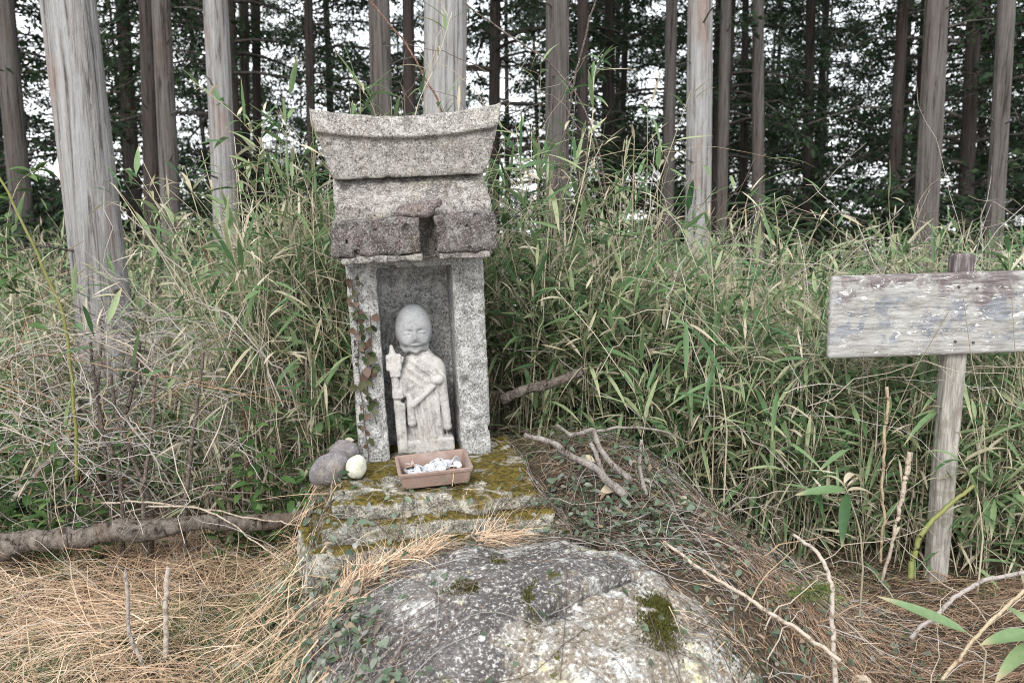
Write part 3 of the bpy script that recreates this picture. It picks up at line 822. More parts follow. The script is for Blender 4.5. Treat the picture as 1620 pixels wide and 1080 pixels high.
# ------------------------------------------------------------------ statue
st_loc = SM @ Vector((0.0, 0.045, 0.006))
statue = empty("stone_statue", st_loc, (0, ROLL, YAW))
tag(statue, "pale stone monk statue with staff standing inside the shrine niche", "statue")
def fig_fn(X, Y, Z):
    zk = [0.0, 0.03, 0.10, 0.18, 0.235, 0.262, 0.285, 0.32]
    w = np.interp(Z, zk, [.056, .056, .055, .055, .051, .041, .026, .024])
    dp = np.interp(Z, zk, [.040, .040, .041, .042, .040, .034, .026, .024])
    cx = 0.004 - 0.05 * np.clip(Z - 0.2, 0, 1)
    k = (np.abs((X - cx) / w) ** 2.6 + np.abs(Y / dp) ** 2.6) ** (1 / 2.6)
    d = np.maximum((k - 1) * 0.038, Z - 0.31)
    fold = 0.0030 * np.sin((X + 0.15 * Z) * 330) * sstep(0.20, 0.11, Z) + 0.0016 * np.sin((Z * 1.0 + 0.8 * X) * 230) * sstep(0.17, 0.21, Z) * sstep(0.28, 0.25, Z)
    d = d + fold
    d = smin(d, sd_ell(X, Y, Z, (0.046, -0.008, 0.212), (0.024, 0.03, 0.045)), 0.01)        # left upper arm
    d = smin(d, sd_cap(X, Y, Z, (0.052, -0.030, 0.205), (0.064, -0.022, 0.065), 0.015, 0.012), 0.004)   # hanging sleeve
    d = smin(d, sd_cap(X, Y, Z, (0.036, -0.036, 0.185), (0.040, -0.036, 0.075), 0.008, 0.006), 0.003)
    d = smin(d, sd_ell(X, Y, Z, (0.040, -0.046, 0.205), (0.018, 0.014, 0.015)), 0.004)       # hand with jewel
    d = smin(d, sd_cap(X, Y, Z, (0.030, -0.044, 0.188), (-0.028, -0.047, 0.140), 0.0085), 0.002)  # sash
    d = smin(d, sd_cap(X, Y, Z, (-0.036, -0.038, 0.165), (-0.034, -0.044, 0.090), 0.008, 0.012), 0.003)  # right sleeve tip
    d = smin(d, sd_cap(X, Y, Z, (-0.046, -0.010, 0.225), (-0.056, -0.034, 0.172), 0.020, 0.014), 0.008)
    d = smin(d, sd_box(X, Y, Z, (-0.068, -0.042, 0.172), (0.015, 0.013, 0.013), 0.006), 0.003)   # right hand
    d = smin(d, sd_cap(X, Y, Z, (-0.064, -0.036, 0.02), (-0.074, -0.038, 0.24), 0.0120, 0.0095), 0.002)
    d = smin(d, sd_box(X, Y, Z, (-0.062, -0.026, 0.075), (0.012, 0.018, 0.07), 0.004), 0.006)
    d = smin(d, sd_box(X, Y, Z, (0.002, 0.006, 0.018), (0.078, 0.046, 0.019), 0.007), 0.003)
    return d
def staff_head(X, Y, Z):
    Z = Z - 0.012
    d = sd_box(X, Y, Z, (-0.073, -0.038, 0.247), (0.021, 0.012, 0.022), 0.006)
    d = smin(d, sd_cap(X, Y, Z, (-0.075, -0.038, 0.262), (-0.077, -0.038, 0.290), 0.011, 0.005), 0.008)
    d = smin(d, sd_cap(X, Y, Z, (-0.053, -0.038, 0.250), (-0.049, -0.038, 0.258), 0.007, 0.004), 0.004)
    d = smin(d, sd_box(X, Y, Z, (-0.071, -0.038, 0.222), (0.015, 0.012, 0.016), 0.005), 0.004)
    for xx in (-0.082, -0.066):
        d = smax(d, -sd_cap(X, Y, Z, (xx, -0.054, 0.232), (xx + 0.004, -0.054, 0.262), 0.0052), 0.003)
    return d
ns1 = lambda X, Y, Z: 0.0015 * fbm(X * 45, Y * 45, Z * 45, 3, 71)
link("figure", sdf_mesh("figure", lambda X, Y, Z: smin(fig_fn(X, Y, Z), staff_head(X, Y, Z), 0.002), (-.11, -.075, -.012), (.1, .065, .335), 0.0022, ns1, 0.01), M['statue'], statue)
HX = -0.013
def head_fn(X, Y, Z):
    x = X - HX
    d = sd_ell(x, Y, Z, (0, -0.004, 0.357), (0.0445, 0.046, 0.052))
    d = smin(d, sd_ell(x, Y, Z, (0, -0.012, 0.326), (0.0415, 0.040, 0.046)), 0.03)
    a = np.arctan2(Y + 0.004, x)
    ring = np.sqrt((np.sqrt(x ** 2 + (Y + 0.004) ** 2) - 0.033) ** 2 + (Z - 0.287 - 0.25 * np.abs(x) ** 1.3 + 0.003 * np.sin(a * 7)) ** 2) - 0.0065
    d = smin(d, ring, 0.010)
    for sg in (-1, 1):
        d = smax(d, -sd_ell(x, Y, Z, (sg * 0.0175, -0.0555, 0.339), (0.013, 0.0075, 0.0065)), 0.007)      # eye hollows
        d = smin(d, sd_ell(x, Y, Z, (sg * 0.0175, -0.0455, 0.337), (0.0115, 0.0065, 0.005)), 0.002)        # closed lids
        d = smax(d, -sd_cap(x, Y, Z, (sg * 0.027, -0.0455, 0.3345), (sg * 0.0085, -0.0525, 0.3335), 0.0014), 0.001)
        d = smin(d, sd_ell(x, Y, Z, (sg * 0.044, 0.002, 0.330), (0.006, 0.011, 0.021)), 0.004)             # long ears
        d = smin(d, sd_ell(x, Y, Z, (sg * 0.020, -0.044, 0.316), (0.013, 0.008, 0.011)), 0.010)            # cheeks
    d = smin(d, sd_cap(x, Y, Z, (0, -0.049, 0.346), (0, -0.0545, 0.3225), 0.003, 0.0052), 0.005)           # nose
    d = smin(d, sd_ell(x, Y, Z, (0, -0.0475, 0.3085), (0.0125, 0.006, 0.006)), 0.004)
    d = smax(d, -sd_cap(x, Y, Z, (-0.012, -0.0525, 0.3085), (0.012, -0.0525, 0.3085), 0.0024), 0.0015)
    return d
link("head", sdf_mesh("head", head_fn, (-.08, -.075, .26), (.055, .06, .425), 0.0021, lambda X, Y, Z: 0.0012 * fbm(X * 40, Y * 40, Z * 40, 3, 75), 0.01), M['statue_head'], statue)

# ------------------------------------------------------------------ coin tray and coins
BM = base_root.matrix_world
tc = BM @ Vector((0.002, -0.215, 0.008))
tray = None
def tray_mesh():
    w0, d0, w1, d1, h, th = 0.082, 0.060, 0.091, 0.070, 0.043, 0.006
    def ring(w, d, z, r, n=5):
        out = []
        for cx, cy, a0 in ((1, 1, 0), (-1, 1, 90), (-1, -1, 180), (1, -1, 270)):
            for k in range(n):
                a = R(a0 + 90 * k / (n - 1))
                out.append((cx * (w - r) + r * math.cos(a), cy * (d - r) + r * math.sin(a), z))
        return out
    rings = [ring(w0 - .004, d0 - .004, 0, .008), ring(w0, d0, .003, .010), ring(w1 - .003, d1 - .003, h - .008, .010), ring(w1, d1, h - .0075, .011), ring(w1 + .001, d1 + .001, h - .001, .011),
             ring(w1 - .001, d1 - .001, h, .011), ring(w1 - th, d1 - th, h, .009), ring(w1 - th - .001, d1 - th - .001, h - .001, .009), ring(w0 - th, d0 - th, .008, .008), ring(w0 - th - .004, d0 - th - .004, .006, .006)]
    n = len(rings[0]); V = np.array(sum(rings, []))
    q = [[k * n + j, k * n + (j + 1) % n, (k + 1) * n + (j + 1) % n, (k + 1) * n + j] for k in range(len(rings) - 1) for j in range(n)]
    return mesh_np("coin_tray", V, [np.array(q), np.array([list(range(n))[::-1]]), np.array([[(len(rings) - 1) * n + j for j in range(n)]])], False)
tray = link("coin_tray", tray_mesh(), M['tray'], None, tc, (R(3), R(-3), YAW + R(1)))
tag(tray, "shallow reddish brown tray of offering coins in front of the statue", "tray")
bpy.context.view_layer.update()
TM = tray.matrix_world.copy()
def coin_mesh():
    n = 24; prof = [(0.0, 0.0007), (0.78, 0.0007), (0.84, 0.0011), (0.97, 0.0011), (1.0, 0.0008), (1.0, -0.0008), (0.97, -0.0011), (0.0, -0.0009)]
    th = np.linspace(0, 2 * np.pi, n, endpoint=False)
    V = np.array([(r * 0.0118 * math.cos(a) if r else 0.0, r * 0.0118 * math.sin(a) if r else 0.0, z) for r, z in prof[1:-1] for a in th])
    m = len(prof) - 2
    q = [[k * n + j, k * n + (j + 1) % n, (k + 1) * n + (j + 1) % n, (k + 1) * n + j] for k in range(m - 1) for j in range(n)]
    return mesh_np("coin", V, [np.array(q)[:, ::-1], np.array([list(range(n))]), np.array([[(m - 1) * n + j for j in range(n)][::-1]])], False)
cm_s = coin_mesh(); cm_s.materials.append(M['coin_silver'])
cm_c = cm_s.copy(); cm_c.materials.clear(); cm_c.materials.append(M['coin_copper'])
g = np.random.default_rng(5)
for layer in range(5):
    for k in range(22 if layer < 4 else 14):
        px, py = g.uniform(-0.063, 0.063), g.uniform(-0.044, 0.040)
        lz = 0.0105 + layer * 0.0042 + g.uniform(0, 0.003)
        tilt = 0.16 + 0.16 * layer
        cop = g.random() < 0.13
        loc = TM @ Vector((px, py, lz + 0.002))
        o = link("coin", cm_c if cop else cm_s, None, None, loc, (R(3) + g.normal(0, tilt), R(-3) + g.normal(0, tilt), g.uniform(0, 6)))
        sc = g.uniform(0.88, 1.08); o.scale = (sc, sc, 1)
        if cop: tag(o, "brown copper coin lying in the offering tray", "coin", "copper coins in the tray")
        else: tag(o, "dull silver coin lying in the offering tray", "coin", "silver coins in the tray")

# ------------------------------------------------------------------ cobbles beside the shrine
def cobble(name, px, py, Y, r, rot, mat, label, seed):
    me = sdf_mesh(name, lambda X, Y_, Z: sd_ell(X, Y_, Z, (0, 0, 0), r), tuple(-k - .02 for k in r), tuple(k + .02 for k in r), 0.005,
                  lambda X, Y_, Z: 0.015 * fbm(X * 17, Y_ * 17, Z * 17, 3, seed), 0.03)
    o = link(name, me, mat, None, P(px, py, Y), rot)
    return tag(o, label, "stone")
cobble("cobble", 520, 741, 2.17, (0.062, 0.045, 0.040), (0, R(-32), R(10)), M['cobble'], "larger purplish grey oval cobble leaning against the shrine base", 3)
cobble("cobble", 546, 712, 2.28, (0.050, 0.04, 0.032), (0, R(-8), R(20)), M['cobble'], "grey oval cobble resting on top behind the larger one", 4)
cobble("pale_stone", 564, 740, 2.15, (0.026, 0.024, 0.027), (0, 0, 0), M['pale_cobble'], "small round whitish stone between the cobbles and the shrine", 5)
rb = link("rubble_block", sdf_mesh("rubble_block", lambda X, Y, Z: sd_box(X, Y, Z, (0, 0, 0), (0.075, 0.08, 0.055), 0.02), (-.12, -.12, -.1), (.12, .12, .1), 0.006, lambda X, Y, Z: 0.03 * fbm(X * 10, Y * 10, Z * 14, 4, 6), 0.05), M['step'], None, P(528, 885, 2.0), (R(8), R(6), R(24)))
tag(rb, "rough block of rubble under the end of the steps", "stone")

# ------------------------------------------------------------------ boulder
def boulder_fn(X, Y, Z):
    k = np.abs((X - BC[0]) / BR[0]) ** 2.4 + np.abs((Y - BC[1]) / BR[1]) ** 2.2 + np.abs((Z - BC[2]) / BR[2]) ** 2
    d = (np.sqrt(k) - 1) * 0.33
    ab = CB - CA; L = np.linalg.norm(ab); u = ab / L
    al = (X - CA[0]) * u[0] + (Y - CA[1]) * u[1]
    s = (X - CA[0]) * u[1] - (Y - CA[1]) * u[0] + 0.010 * vnoise(X * 22, Y * 22, 0, 3) + 0.003 * vnoise(X * 80, Y * 80, 0, 4)
    inside = sstep(-0.10, 0.06, al) * sstep(L + 0.05, L - 0.02, al)
    d = d + 0.011 * sstep(-0.002, 0.004, s) * sstep(0.35, 0.0, s) * inside
    d = d + 0.055 * sstep(0.0090, 0.004, np.abs(s - 0.005)) * inside * sstep(-0.02, 0.08, al)
    return d
boulder = link("boulder", sdf_mesh("boulder", lambda X, Y, Z: boulder_fn(X + BC[0], Y + BC[1], Z + BC[2]), (-.58, -.52, -.02), (.58, .52, .40), 0.0056,
    lambda X, Y, Z: 0.034 * fbm(X * 4.5, Y * 4.5, Z * 4.5, 4, 81) + 0.012 * fbm(X * 16, Y * 16, Z * 16, 3, 83) + 0.005 * fbm(X * 50, Y * 50, Z * 50, 2, 85), 0.08), M['boulder'], None, Vector(BC))
tag(boulder, "large lichen covered boulder with a diagonal crack below the stepped base", "boulder")

from mathutils.bvhtree import BVHTree
bpy.context.view_layer.update()
SX, SY = np.arange(-0.8, 1.1, 0.008), np.arange(1.1, 2.8, 0.008)
SH = H(SX[:, None], SY[None])
for ob in [boulder] + list(base_root.children):
    mw = np.array(ob.matrix_world)
    co = np.zeros(len(ob.data.vertices) * 3, np.float32); ob.data.vertices.foreach_get("co", co)
    w = co.reshape(-1, 3) @ mw[:3, :3].T + mw[:3, 3]
    ix = np.clip(((w[:, 0] - SX[0]) / 0.008).round().astype(int), 0, len(SX) - 1)
    iy = np.clip(((w[:, 1] - SY[0]) / 0.008).round().astype(int), 0, len(SY) - 1)
    np.maximum.at(SH, (ix, iy), w[:, 2])
def S(x, y):
    x, y = np.asarray(x, float), np.asarray(y, float)
    inb = (x > SX[0]) & (x < SX[-1] - .01) & (y > SY[0]) & (y < SY[-1] - .01)
    fx = np.clip((x - SX[0]) / 0.008, 0, len(SX) - 2.001); fy = np.clip((y - SY[0]) / 0.008, 0, len(SY) - 2.001)
    ix, iy = fx.astype(int), fy.astype(int); fx, fy = fx - ix, fy - iy
    v = (SH[ix, iy] * (1 - fx) + SH[ix + 1, iy] * fx) * (1 - fy) + (SH[ix, iy + 1] * (1 - fx) + SH[ix + 1, iy + 1] * fx) * fy
    return np.where(inb, v, H(x, y))

# ------------------------------------------------------------------ signboard
sign = empty("wooden_signboard", P(1479, 915, 2.42))
sz = float(H(sign.location.x, 2.42)) - 0.03
sign.location.z = sz
tag(sign, "weathered grey wooden signboard with faded paint on a square post", "sign")
def wood_box(name, lo, hi, nx, nz, warp):
    sx = np.linspace(lo[0], hi[0], nx); zz = np.linspace(lo[2], hi[2], nz); yy = [lo[1], hi[1]]
    def fn(X, Y, Z): return sd_box(X, Y, Z, tuple((a + b) / 2 for a, b in zip(lo, hi)), tuple((b - a) / 2 for a, b in zip(lo, hi)), 0.003)
    return sdf_mesh(name, fn, tuple(k - .012 for k in lo), tuple(k + .012 for k in hi), 0.0055, warp, 0.02)
ptop = P(1473, 401, 2.42).z - sz
pw = 32 / FPX * 2.5 / 2
post = link("post", wood_box("post", (-pw, -0.022, -0.25), (pw, 0.022, ptop), 4, 4, lambda X, Y, Z: 0.002 * fbm(X * 60, Y * 60, Z * 4, 3, 91)), M['post'], sign, (0, 0, 0), (0, R(-0.3), R(4)))
bl, br_ = P(1313, 437, 2.38), P(1645, 426, 2.38)
bz0 = P(1315, 567, 2.38).z
bw = (br_ - bl).length; bh = bl.z - bz0
board = link("board", wood_box("board", (-bw / 2, -0.011, -bh / 2), (bw / 2, 0.011, bh / 2), 4, 4, lambda X, Y, Z: 0.0018 * fbm(X * 5, Y * 60, Z * 70, 3, 93)), M['board'], sign,
             Vector(((bl.x + br_.x) / 2, 2.38, (bl.z + br_.z) / 2 - bh / 2)) - sign.location, (R(2), R(-1.6), R(2)))

nb = Batch(); tubes(nb, np.array([[[0, 0.004, 0], [0, -0.002, 0], [0, -0.0035, 0]]]), np.array([[0.0035, 0.0035, 0.002]]), np.array([0.05]), 8, True)
nail_me = nb.mesh("nail_head"); nail_me.materials.append(M['stick'])
for nx_, nz_ in ((-0.03, 0.075), (0.02, 0.07), (-0.028, -0.075), (0.022, -0.08)):
    link("nail_head", nail_me, None, board, (nx_ + (sign.location.x - board.location.x - sign.location.x), -0.0125, nz_))

# ------------------------------------------------------------------ log and broken branches
limb("fallen_log", [P(-40, 868, 2.42), P(60, 856, 2.42), P(120, 848, 2.42), P(180, 838, 2.43), P(280, 832, 2.45), P(400, 826, 2.48), P(500, 812, 2.52)], 0.036, 0.020, M['log'], "fallen rough barked log lying across the dry grass up to the base", "log", seed=3, sides=26, n=160, wob=0.026, knots=0.26)
limb("broken_branch", [P(795, 632, 2.62), P(830, 618, 2.60), P(880, 603, 2.58), P(921, 588, 2.55)], 0.016, 0.0125, M['log'], "broken branch stub with a sawn end slanting up beside the shrine wall", "branch", seed=5, wob=0.006)
fb = empty("forked_branch", P(990, 782, 2.16)); tag(fb, "bare forked grey branch lying among creepers beside the base", "branch")
def loc(p): return p - fb.location
for k, (pts, r0, r1) in enumerate([([P(990, 785, 2.16), P(950, 748, 2.15), P(905, 722, 2.14), P(875, 702, 2.13), P(830, 688, 2.11)], 0.011, 0.006),
                      ([P(955, 752, 2.15), P(942, 715, 2.17), P(934, 700, 2.18)], 0.006, 0.005),
                      ([P(1000, 760, 2.17), P(965, 730, 2.18), P(945, 700, 2.19), P(937, 682, 2.21), P(905, 688, 2.23), P(880, 672, 2.23)], 0.008, 0.005),
                      ([P(1022, 782, 2.17), P(1012, 735, 2.19), P(1015, 695, 2.21)], 0.006, 0.004),
                      ([P(940, 682, 2.21), P(985, 676, 2.23), P(1040, 680, 2.25), P(1090, 700, 2.27)], 0.004, 0.002)]):
    limb("fork", [loc(p) for p in pts], r0, r1, M['branch'], seed=60 + k, sides=10, n=40, wob=0.008, parent=fb)

print("structures done")
# ------------------------------------------------------------------ single stems and brambles
def stem(name, pix, r0, r1, mat, rnd, label, cat, group=None, seed=0, wob=0.01, n=36):
    return limb(name, [P(*p) for p in pix], r0, r1, mat, label, cat, group, seed=seed, sides=8, n=n * 2, wob=wob, rnd=rnd, knots=0.05)
DK = "dark dead upright stake in the brush between the thick pale trunk and the shrine"
for k, pix in enumerate([[(142, 540, 2.75), (150, 610, 2.72), (165, 680, 2.70), (190, 765, 2.66)], [(176, 590, 2.8), (185, 650, 2.78), (205, 710, 2.75), (235, 790, 2.7)],
                         [(222, 540, 2.8), (212, 600, 2.78), (198, 655, 2.76)], [(247, 588, 2.75), (240, 660, 2.72), (228, 760, 2.68), (226, 785, 2.66)],
                         [(321, 555, 2.75), (318, 625, 2.72), (305, 700, 2.7), (292, 790, 2.66)], [(160, 542, 2.85), (156, 600, 2.83), (162, 690, 2.8), (175, 790, 2.75)]]):
    pix = [(a, b, c - 0.16) for a, b, c in pix]
    q = P(*pix[-1]); zg = float(H(q.x, q.y))
    if k != 2: pix.append((pix[-1][0] + 4, 540 + FPX * math.tan(math.atan2(EYE.z - zg + 0.02, q.y) - PITCH), pix[-1][2]))
    stem("dead_stake", pix, 0.0048, 0.0075, M['stick'], [0.05, 0.12, 0.02, 0.2, 0.15, 0.1][k], DK, "stem", "dark dead stakes", seed=k + 1)
GC = [("long green bramble cane arching up before the thick pale trunk", [(122, 760, 2.5), (118, 640, 2.48), (105, 520, 2.46), (70, 430, 2.44), (35, 350, 2.42), (-20, 250, 2.4)], 0.0055, 0.003),
      ("green cane slanting up in front of the sign post", [(1440, 915, 2.2), (1455, 850, 2.22), (1500, 800, 2.24), (1540, 768, 2.26)], 0.008, 0.005)]
for k, (lb, pix, r0, r1) in enumerate(GC):
    stem("bramble_cane", pix, r0, r1, M['greencane'], 0.5 - 0.3 * k, lb, "stem", seed=20 + k, wob=0.006)
STEMS = [("reddish bare stem slanting down to the ridge stone from the treetops", [(575, -10, 3.0), (640, 70, 2.95), (670, 125, 2.9), (700, 178, 2.85), (720, 260, 2.8), (735, 420, 2.76), (742, 640, 2.72)], 0.0034, 0.0045, 1.0),
      ("slender dark bare sapling standing between the shrine roof and tall grey trunk", [(856, 760, 2.9), (860, 600, 2.9), (868, 420, 2.9), (880, 330, 2.9), (900, 180, 2.9), (925, 60, 2.9), (950, -20, 2.9)], 0.006, 0.003, 0.05),
      ("long thin bare stem crossing diagonally beyond the raised ridge end", [(735, 5, 3.0), (790, 45, 3.0), (860, 95, 3.0), (905, 140, 3.0), (950, 260, 3.0), (968, 460, 2.98), (975, 720, 2.95)], 0.003, 0.004, 0.15),
      ("orange brown vine running sideways through the brambles before the thick trunk", [(-30, 860, 2.55), (-10, 700, 2.53), (40, 575, 2.5), (120, 570, 2.45), (190, 585, 2.42), (260, 596, 2.42), (330, 610, 2.45), (400, 628, 2.5), (490, 640, 2.55)], 0.0024, 0.0016, 0.88),
      ("reddish bare stem slanting from the bamboo down to the dead stakes", [(310, 365, 2.9), (345, 460, 2.85), (370, 560, 2.8), (385, 660, 2.76), (392, 770, 2.72)], 0.004, 0.006, 1.0),
      ("pale forked twig curving over the ground near the sign post", [(1322, 1085, 1.62), (1318, 1000, 1.66), (1315, 920, 1.7), (1290, 870, 1.75), (1255, 845, 1.8)], 0.0065, 0.004, 0.62),
      ("straight dry straw coloured stick lying down across the mound slope", [(1050, 857, 1.85), (1150, 925, 1.72), (1250, 990, 1.62), (1330, 1045, 1.55)], 0.004, 0.005, 0.68),
      ("grey bent branch in the needles below the signboard", [(1440, 1010, 1.85), (1500, 950, 1.9), (1560, 915, 1.95), (1640, 905, 2.0)], 0.006, 0.006, 0.5),
      ("pale straight cane leaning before the free end of the signboard", [(1490, 1075, 1.55), (1560, 990, 1.58), (1640, 920, 1.62)], 0.004, 0.004, 0.8),
      ("snapped upright stick stump in the dry grass below the log", [(262, 1040, 1.95), (262, 960, 1.97), (266, 897, 1.98)], 0.008, 0.0065, 0.6),
      ("short brown stick stump beside the snapped one below the log", [(230, 1060, 1.93), (205, 1000, 1.95), (200, 930, 1.97), (199, 900, 1.98)], 0.006, 0.005, 0.45),
      ("long pale dry stick resting over the log toward the base", [(235, 800, 2.45), (330, 812, 2.42), (420, 870, 2.3), (480, 925, 2.15)], 0.0033, 0.0025, 0.68),
      ("long brown dry stick resting on top of the log", [(160, 795, 2.5), (280, 800, 2.48), (400, 818, 2.46), (490, 835, 2.4)], 0.004, 0.0025, 0.7),
      ("pale dead pole leaning out of the undergrowth behind the log", [(20, 790, 2.6), (65, 740, 2.6), (100, 705, 2.62)], 0.010, 0.006, 0.55),
      ("thick pale split cane standing before the sign post foot", [(1395, 920, 2.25), (1420, 830, 2.25), (1430, 770, 2.26), (1440, 715, 2.27)], 0.005, 0.009, 0.7),
      ("yellow cut bamboo stalk upright below the edge of the signboard", [(1393, 890, 2.3), (1396, 800, 2.3), (1398, 720, 2.3), (1400, 665, 2.3), (1403, 612, 2.3)], 0.0045, 0.005, 0.82)]
for k, (lb, pix, r0, r1, rn) in enumerate(STEMS):
    stem("bare_stem", pix, r0 * 0.85, r1 * 0.85, M['stick'], rn, lb, "stem", seed=40 + k, wob=0.012)

# tangle of brambles and dead twigs, far too many to count
tw = Batch(); g = np.random.default_rng(21)
def arcs(n, xr, yr, zr, Lr, rad, rsel, up=0.5, bend=0.5, k=10, sides=3):
    x = g.uniform(*xr, n); y = g.uniform(*yr, n)
    b = np.stack([x, y, H(x, y) + g.uniform(*zr, n)], 1)
    az = g.uniform(0, 2 * np.pi, n); el = g.normal(up, 0.35, n)
    d = np.stack([np.cos(az) * np.cos(el), 0.5 * np.sin(az) * np.cos(el), np.sin(el)], 1)
    L = g.uniform(*Lr, n); s = np.linspace(0, 1, k)
    p = b[:, None] + d[:, None] * (L[:, None] * s)[..., None]
    p[..., 2] -= (bend * L * g.uniform(0.2, 1.3, n))[:, None] * s ** 2
    wv = g.normal(0, 1, (n, k, 3)); wv = np.cumsum(wv, 1) * 0.018 * L[:, None, None]
    p = p + wv
    p[..., 2] = np.maximum(p[..., 2], H(p[..., 0], p[..., 1]) + 0.005)
    # keep clear of the shrine front
    bad = ((p[..., 0] > -0.52) & (p[..., 0] < 0.12) & (p[..., 1] < 2.62)).any(1)
    p = p[~bad]
    r = g.uniform(*rad, len(p))
    tubes(tw, p, r[:, None] * (1 - 0.6 * s)[None], g.choice(rsel, len(p)) + g.uniform(-.04, .04, len(p)), sides)
arcs(330, (-1.75, -0.62), (2.5, 3.5), (0.0, 0.5), (0.35, 1.1), (0.0013, 0.0034), [0.1, 0.3, 0.5, 0.52, 0.55, 0.6, 0.65, 0.75, 0.9], 0.75, 0.55, 12)
arcs(230, (-1.6, -0.75), (2.4, 2.9), (0.05, 0.75), (0.2, 0.7), (0.0011, 0.0024), [0.1, 0.45, 0.5, 0.5, 0.52, 0.55, 0.6, 0.65, 0.88], 0.35, 0.6, 12)
arcs(190, (-0.72, -0.2), (2.62, 3.4), (0.0, 0.5), (0.3, 0.9), (0.0012, 0.0026), [0.5, 0.6, 0.7, 0.8], 0.9, 0.4)
arcs(760, (0.2, 2.2), (2.4, 3.6), (0.0, 0.75), (0.25, 0.9), (0.0011, 0.0024), [0.5, 0.6, 0.65, 0.68, 0.72, 0.75], 0.75, 0.5)
arcs(220, (-1.6, -0.4), (1.6, 2.7), (0.0, 0.03), (0.15, 0.55), (0.001, 0.0028), [0.4, 0.6, 0.8, 0.85], 0.15, 0.3)
arcs(140, (0.45, 1.3), (1.45, 2.4), (0.0, 0.04), (0.12, 0.5), (0.001, 0.0022), [0.3, 0.5, 0.7, 0.85], 0.2, 0.35)
arcs(70, (0.05, 0.8), (2.75, 3.4), (0.4, 0.9), (0.4, 0.9), (0.001, 0.0022), [0.15, 0.3, 0.6, 0.75], 0.8, 0.3)
arcs(26, (-0.5, 0.1), (2.8, 3.3), (0.9, 1.2), (0.3, 0.6), (0.001, 0.002), [0.15, 0.3, 0.6, 0.75], 0.8, 0.3)
o = link("dead_twigs", tw.mesh("dead_twigs"), M['twig']); tag(o, "tangled bare bramble twigs and dead stalks through the brush", "brush", kind="stuff")

# ------------------------------------------------------------------ bamboo grass thicket
lv, cn = Batch(), Batch(); g = np.random.default_rng(33)
def thicket(n, xr, yr, hr, leaves, dry, L=(0.07, 0.18), W=(0.009, 0.0185), keep=None, secs=5, low=0.25):
    x = g.uniform(*xr, n); y = g.uniform(*yr, n)
    if keep is not None:
        m = keep(x, y); x, y = x[m], y[m]; n = len(x)
    tk = ~((np.abs(x / y + 0.468) < 0.055) & (y < 4.0)); x, y = x[tk], y[tk]; n = len(x)
    b = np.stack([x, y, H(x, y) - 0.02], 1)
    h = g.uniform(*hr, n) * (0.85 + 0.22 * fbm(x * 1.7, y * 1.7, 0, 2, 77))
    az = g.uniform(0, 2 * np.pi, n); ln = np.abs(g.normal(0, 0.34, n))
    k = 6; s = np.linspace(0, 1, k)
    p = b[:, None] + np.zeros((n, k, 3))
    p[..., 0] += (np.cos(az) * ln * h)[:, None] * s ** 1.5
    p[..., 1] += (np.sin(az) * ln * h)[:, None] * s ** 1.5
    p[..., 2] += h[:, None] * s * (1 - 0.1 * ln[:, None])
    p += g.normal(0, 0.006, p.shape)
    # never through the shrine
    loc = np.array(SM.inverted())
    q = p @ loc[:3, :3].T + loc[:3, 3]
    bad = ((np.abs(q[..., 0]) < 0.27) & (q[..., 1] > -0.5) & (q[..., 1] < 0.32)).any(1)
    p, h = p[~bad], h[~bad]; n = len(p)
    dead = g.random(n) < dry
    tubes(cn, p, np.outer(g.uniform(0.0013, 0.0027, n), 1 - 0.5 * s), np.where(dead, g.uniform(0.5, 1, n), g.uniform(0, 0.8, n)), 3)
    I = np.repeat(np.arange(n), int(leaves * 1.3))
    m = len(I)
    u = low + (1 - low) * g.random(m) ** 0.75
    f = u * (k - 1); i0 = np.minimum(f.astype(int), k - 2); fr = (f - i0)[:, None]
    bp = p[I, i0] * (1 - fr) + p[I, i0 + 1] * fr
    a2 = g.uniform(0, 2 * np.pi, m); el = g.normal(0.45, 0.5, m)
    d = np.stack([np.cos(a2) * np.cos(el), np.sin(a2) * np.cos(el), np.sin(el)], 1)
    bp = bp + d * g.uniform(0.0, 0.07, m)[:, None]
    nr = unit(np.stack([-np.cos(a2) * np.sin(el), -np.sin(a2) * np.sin(el), np.cos(el)], 1) + g.normal(0, 0.35, (m, 3)))
    dl = g.random(m) < np.where(dead[I], 0.75, 0.21 + 0.22 * (u < 0.5))
    rnd = np.where(dl, g.uniform(0.72, 1.0, m), np.clip(g.normal(0.44, 0.17, m), 0, 0.68))
    LL = g.uniform(*L, m) * np.where(dl, 0.8, 1); WW = g.uniform(*W, m) * np.where(dl, 0.6, 1)
    e = bp + d * LL[:, None]
    q = e @ loc[:3, :3].T + loc[:3, 3]
    ok = ~((np.abs(q[:, 0]) < 0.25) & (q[:, 1] > -0.5) & (q[:, 1] < 0.27))
    sg_ = lambda w: (w[:, 0] > 0.80) & (w[:, 1] < 2.46) & (w[:, 2] > 0.60)
    ok &= ~(sg_(bp) | sg_(e) | sg_((bp + e) / 2))
    z = np.where(ok)[0]
    blades(lv, bp[z], d[z], nr[z], LL[z], WW[z], g.uniform(0.0, 0.42, len(z)), rnd[z], secs, 0.18)
